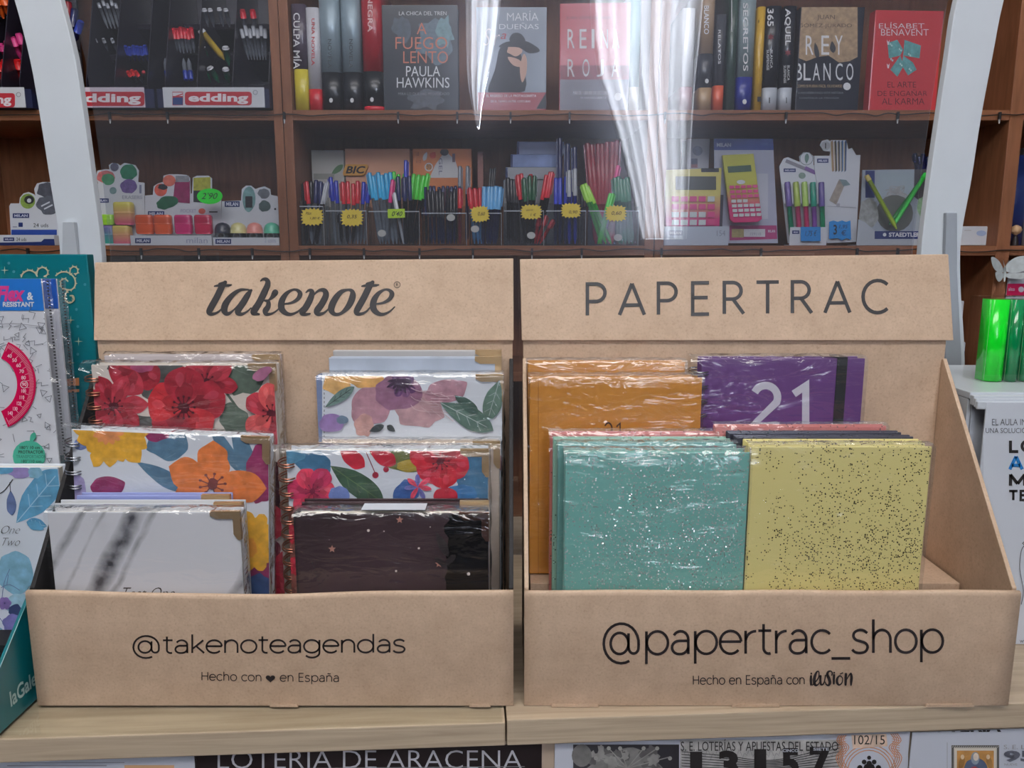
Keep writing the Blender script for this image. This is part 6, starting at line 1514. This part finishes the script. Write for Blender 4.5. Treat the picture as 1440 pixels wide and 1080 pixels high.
# ==================================================================== left: teal display with packs
TEAL = mat('teal_gloss_board', (8, 104, 112), .3, 0, .5, var=.06, scale=20)
tb = thing('teal_display', 'glossy teal display box with golden swirls at the left edge', 'display box', (-.372, .5, CT_TOP + .0006))
zt_ = Z(357.5, .694) - tb.location.z
blk(tb, 'back_board', -.30, .0, .194, .205, 0, zt_, TEAL, .001)
zl = lambda z: z - tb.location.z
B().prism_x([(.0124, 0), (.0124, .030), (.0218, .046), (.0514, .072), (.10, .112), (.1935, .185), (.1935, 0)], -.0015, .0015, TEAL).obj('side_panel', tb, .0005)
blk(tb, 'base_panel', -.30, -.0017, .0124, .1935, 0, .0025, TEAL); blk(tb, 'front_lip', -.30, -.0017, .0124, .0150, .0026, .022, TEAL)
p = Print(tb, .1935, (-.3, 0, 0, zt_)); GS = col((186, 176, 146), .45); OG = col((206, 132, 84), .45); DOT = col((70, 130, 140), .5)
def spir(pts, w=2.0, spikes=True):
    q = smooth(pts, 6); p.line(q, w, GS)
    if spikes:
        for i in range(3, len(q) - 3, 4):
            dx, dy = q[i + 1][0] - q[i - 1][0], q[i + 1][1] - q[i - 1][1]; l = math.hypot(dx, dy) or 1
            nx, ny = dy / l, -dx / l; p.poly([(q[i][0] - dx / l * 1.4, q[i][1] - dy / l * 1.4), (q[i][0] + nx * 3.2, q[i][1] + ny * 3.2), (q[i][0] + dx / l * 1.4, q[i][1] + dy / l * 1.4)], GS)
spir([(78, 388), (85, 383), (95, 383), (104, 390), (106, 400), (101, 407), (93, 407), (86, 403), (86, 395), (91, 392), (96, 396)])
spir([(97, 407), (92, 414), (92, 422), (98, 426), (104, 422), (103, 416), (98, 416)], 1.8)
spir([(99, 387), (99, 379), (104, 375), (109, 378), (109, 384), (104, 385)], 1.8)
spir([(30, 390), (33, 384), (41, 380), (49, 383), (53, 389)]); spir([(52, 386), (54, 379), (61, 376), (67, 380), (67, 386), (62, 389)])
for x, y, r_ in ((7, 380, 6), (100, 450, 6), (111, 480, 6.5), (100, 510, 6), (60, 366, 0)): 
    if r_: star(p, x, y, r_, GS, 4, .14)
for x, y in ((13, 370), (20, 382), (108, 435), (110, 459), (94, 465), (94, 484), (110, 498), (120, 400)): p.ell(x, y, 2.1, 2.1, DOT, n=8)
p.poly([(92, 533), (112, 531), (112, 542), (92, 543)], OG); p.poly([(92, 548), (112, 547), (112, 551), (92, 552)], OG); p.done()
# side lettering on the right flank of the teal box, running up and away
vs, fs = bfont('laGalería', .02); xs = [v[0] for v in vs]; ys = [v[1] for v in vs]
b = B(); k = .0165
for f in fs: b.face([(.0018, .029 + (vs[i][0] - min(xs)) * k * .78, .0125 + vs[i][1] * k) for i in f], col((176, 206, 206), .4))
b.obj('lettering', tb)
# blue leafed notebook in the teal box
nbw = thing('notebook', 'tall notebook with blue watercolour leaves standing in the teal display', 'notebook', (-.3745 - .150, .624, CT_TOP + .0036)); w, h = .150, Z(657, .624) - CT_TOP - .0036
blk(nbw, 'front_cover', 0, w, 0, .0018, 0, h, WHITEC, .0008); blk(nbw, 'page_block', .0016, w - .002, .0019, .010, .002, h - .002, PAGES); blk(nbw, 'back_cover', 0, w, .0101, .012, 0, h, WHITEC, .0008)
p = Print(nbw, -.0002, (.0003, w - .0003, .0003, h - .0003)); B1, B2, B3 = paint((96, 156, 190)), paint((132, 178, 200)), paint((96, 112, 152)); VN = col((176, 204, 220), .5)
p.leaf(24, 734, 84, 662, 44, B1, VN, 2); p.leaf(66, 740, 38, 734, 16, paint((80, 140, 176)), VN, 3); p.leaf(15, 690, 17, 724, 14, B3, None, 5); p.line(smooth([(0, 694), (8, 688), (18, 674)], 3), 1.2, INK); p.line([(14, 678), (15, 692)], .9, INK)
p.blob(28, 664, 16, 8, paint((150, 134, 186)), seed=5); p.blob(6, 660, 12, 7, B1, seed=6); p.blob(50, 664, 10, 9, B2, seed=8); p.leaf(62, 744, 40, 736, 12, B1, None, 6)
p.blob(22, 806, 26, 30, B2, seed=3, j=.08); p.line(smooth([(2, 852), (6, 820), (14, 800)], 3), 1, B3); p.line(smooth([(28, 830), (14, 822), (2, 826)], 3), 1, B3); p.line([(10, 822), (12, 808)], 1, B3); p.blob(30, 850, 22, 16, paint((160, 196, 212)), seed=12, j=.1)
p.flower(7, 848, 10, 6, paint((134, 110, 170)), None, col((70, 60, 110)), .8, 0, seed=3); p.blob(22, 858, 10, 9, col((50, 62, 100), .5), seed=7); p.blob(18, 876, 14, 13, paint((120, 116, 176)), seed=9); p.blob(2, 900, 12, 16, B2, seed=10); p.line(smooth([(0, 868), (10, 884), (14, 910)], 3), .9, B3); p.blob(16, 902, 8, 8, paint((140, 130, 186)), seed=4)
p.text('One', INK, 2, 739, 29, 750, -.022, .5); p.text('Two', INK, 4, 756, 29, 767, -.022, .5); p.done()
bs = thing('box_stack', 'dark glossy box lying at the foot of the blue leafed notebook', 'box', (X(15, 917, .6) - .1, .594, CT_TOP + .0036)); blk(bs, 'box_body', 0, .1, 0, .026, 0, .018, BLACKBOARD, .001); blk(bs, 'box_lid', -.0008, .1008, -.0008, .026, .0182, .024, BLACK, .0008)
# protractor packs
def pack(label, Y, rtop, ytop, ybot, first):
    xr = X(rtop, ytop, Y); zt, zb_ = Z(ytop, Y), max(Z(ybot, Y), CT_TOP + .0036)
    th = thing('protractor_pack', label, 'package', (xr - .13, Y, zb_)); w, h = .13, zt - zb_
    blk(th, 'card', 0, w, 0, .0012, 0, h, col((214, 216, 224), .4, .2))
    b = B(); k = b.mi(WRAPT); rdp = random.Random(3)
    for j in range(41):
        z = h * j / 40
        b.v += [(w + .0002, -.0016, z), (w + .0042, -.0008 + rdp.uniform(-.0006, .0006), z), (w + .0075 + rdp.uniform(-.0003, .0003), .0004, z)]
    for j in range(40):
        for i in range(2): a = j * 3 + i; b.f.append((a, a + 1, a + 4, a + 3)); b.m.append(k); b.sm.append(True)
    b.obj('plastic_sleeve', th)
    b = B(); [b.box(w + .0046, w + .0062, -.0012, -.0008, h * i / 60, h * (i + .45) / 60, col((60, 60, 62), .3)) for i in range(60)]; b.obj('crimped_seam', th)
    p = Print(th, -.0003, (0, w, 0, h)); return th, p, w, h
th, p, w, h = pack('protractor pack standing behind the front one, only its right edge showing', .662, 79, 392, 640, False)
p.rect(-40, 380, 82, 434, col((28, 78, 160), .4)); p.done()
th, p, w, h = pack('transparent pack with a pink protractor and blue RESISTANT header', .6405, 58, 392, 655, True)
p.rect(-60, 380, 62, 437, col((36, 110, 190), .4)); PK = col((200, 16, 76), .25, .6)
p.text('Flex', col((206, 60, 130), .4), -4, 402, 35, 424, .045, .2); p.text('&', LT, 38, 411, 47, 422, .03); p.text('RESISTANT', LT, 4, 424.5, 48, 431.5, .035)
rdq = random.Random(9); LN = col((88, 90, 100))
for i in range(90):
    x, y = -20 + rdq.uniform(0, 98), 445 + rdq.uniform(0, 208); k = rdq.random(); s_ = rdq.uniform(4, 8); a = rdq.uniform(0, 6.28)
    if k < .35: q = [(x + s_ * .8 * math.cos(a + t), y + s_ * .8 * math.sin(a + t)) for t in (0, 2.09, 4.19, 6.283)]
    elif k < .7: q = [(x + j * s_ * .8 * math.cos(a) + (j % 2) * s_ * .8, y + j * s_ * .8 * math.sin(a) - (j % 2) * s_ * .5) for j in range(4)]
    else: q = [(x, y), (x + s_ * 1.5 * math.cos(a), y + s_ * 1.5 * math.sin(a))]
    p.line(q, .7, LN)
p.line(smooth([(-20, 458), (20, 455), (60, 459)], 4), .9, col((150, 152, 160)))
p.ell(42, 641, 23, 22, col((70, 166, 140), .4)); p.leaf(44, 622, 50, 608, 8, col((70, 166, 140), .4))
for i, t_ in enumerate(('180°/ 10 cm', 'PROTRACTOR', 'TRANSPORTADOR', '180°/10 cm')): p.text(t_, (INK, INK, col((40, 100, 90)), INK)[i], (29, 27, 24, 31)[i], 626.5 + i * 6.4, (57, 62, 66, 59)[i], 631 + i * 6.4, .02 if i < 2 else 0)
p.done()
# protractor itself: a half ring of clear pink plastic
cx, cy = -12, 541
ring = [(cx + 62 * math.cos(R(a)), cy + 62 * 1.04 * math.sin(R(a))) for a in range(-68, 69, 4)] + [(cx + 36 * math.cos(R(a)), cy + 40 * math.sin(R(a))) for a in range(68, -69, -4)]
o = B().prism([mp(th, x, y, -.0014) for x, y in ring], -.0014, -.0006, PK).obj('protractor', th)
p = Print(th, -.0016, None)
for i in range(66):
    a = R(-66 + i * 2); l = 6 if i % 5 else 11; p.line([(cx + 60 * math.cos(a), cy + 62.4 * math.sin(a)), (cx + (60 - l) * math.cos(a), cy + (62.4 - l) * math.sin(a))], .45, col((236, 190, 206)))
for i, t_ in enumerate(('40', '50', '60', '70', '80', '90', '100', '110', '120', '130', '140')):
    a = R(-56 + i * 11); x, y = cx + 47 * math.cos(a), cy + 49 * math.sin(a); p.text(t_, col((240, 200, 214)), x - 3.2, y - 2.6, x + 3.2, y + 2.6, .02)
p.line(arc(cx + 47, cy - .5, 5, 5, 0, 360, 16), .9, LT); p.done('scale_marks')
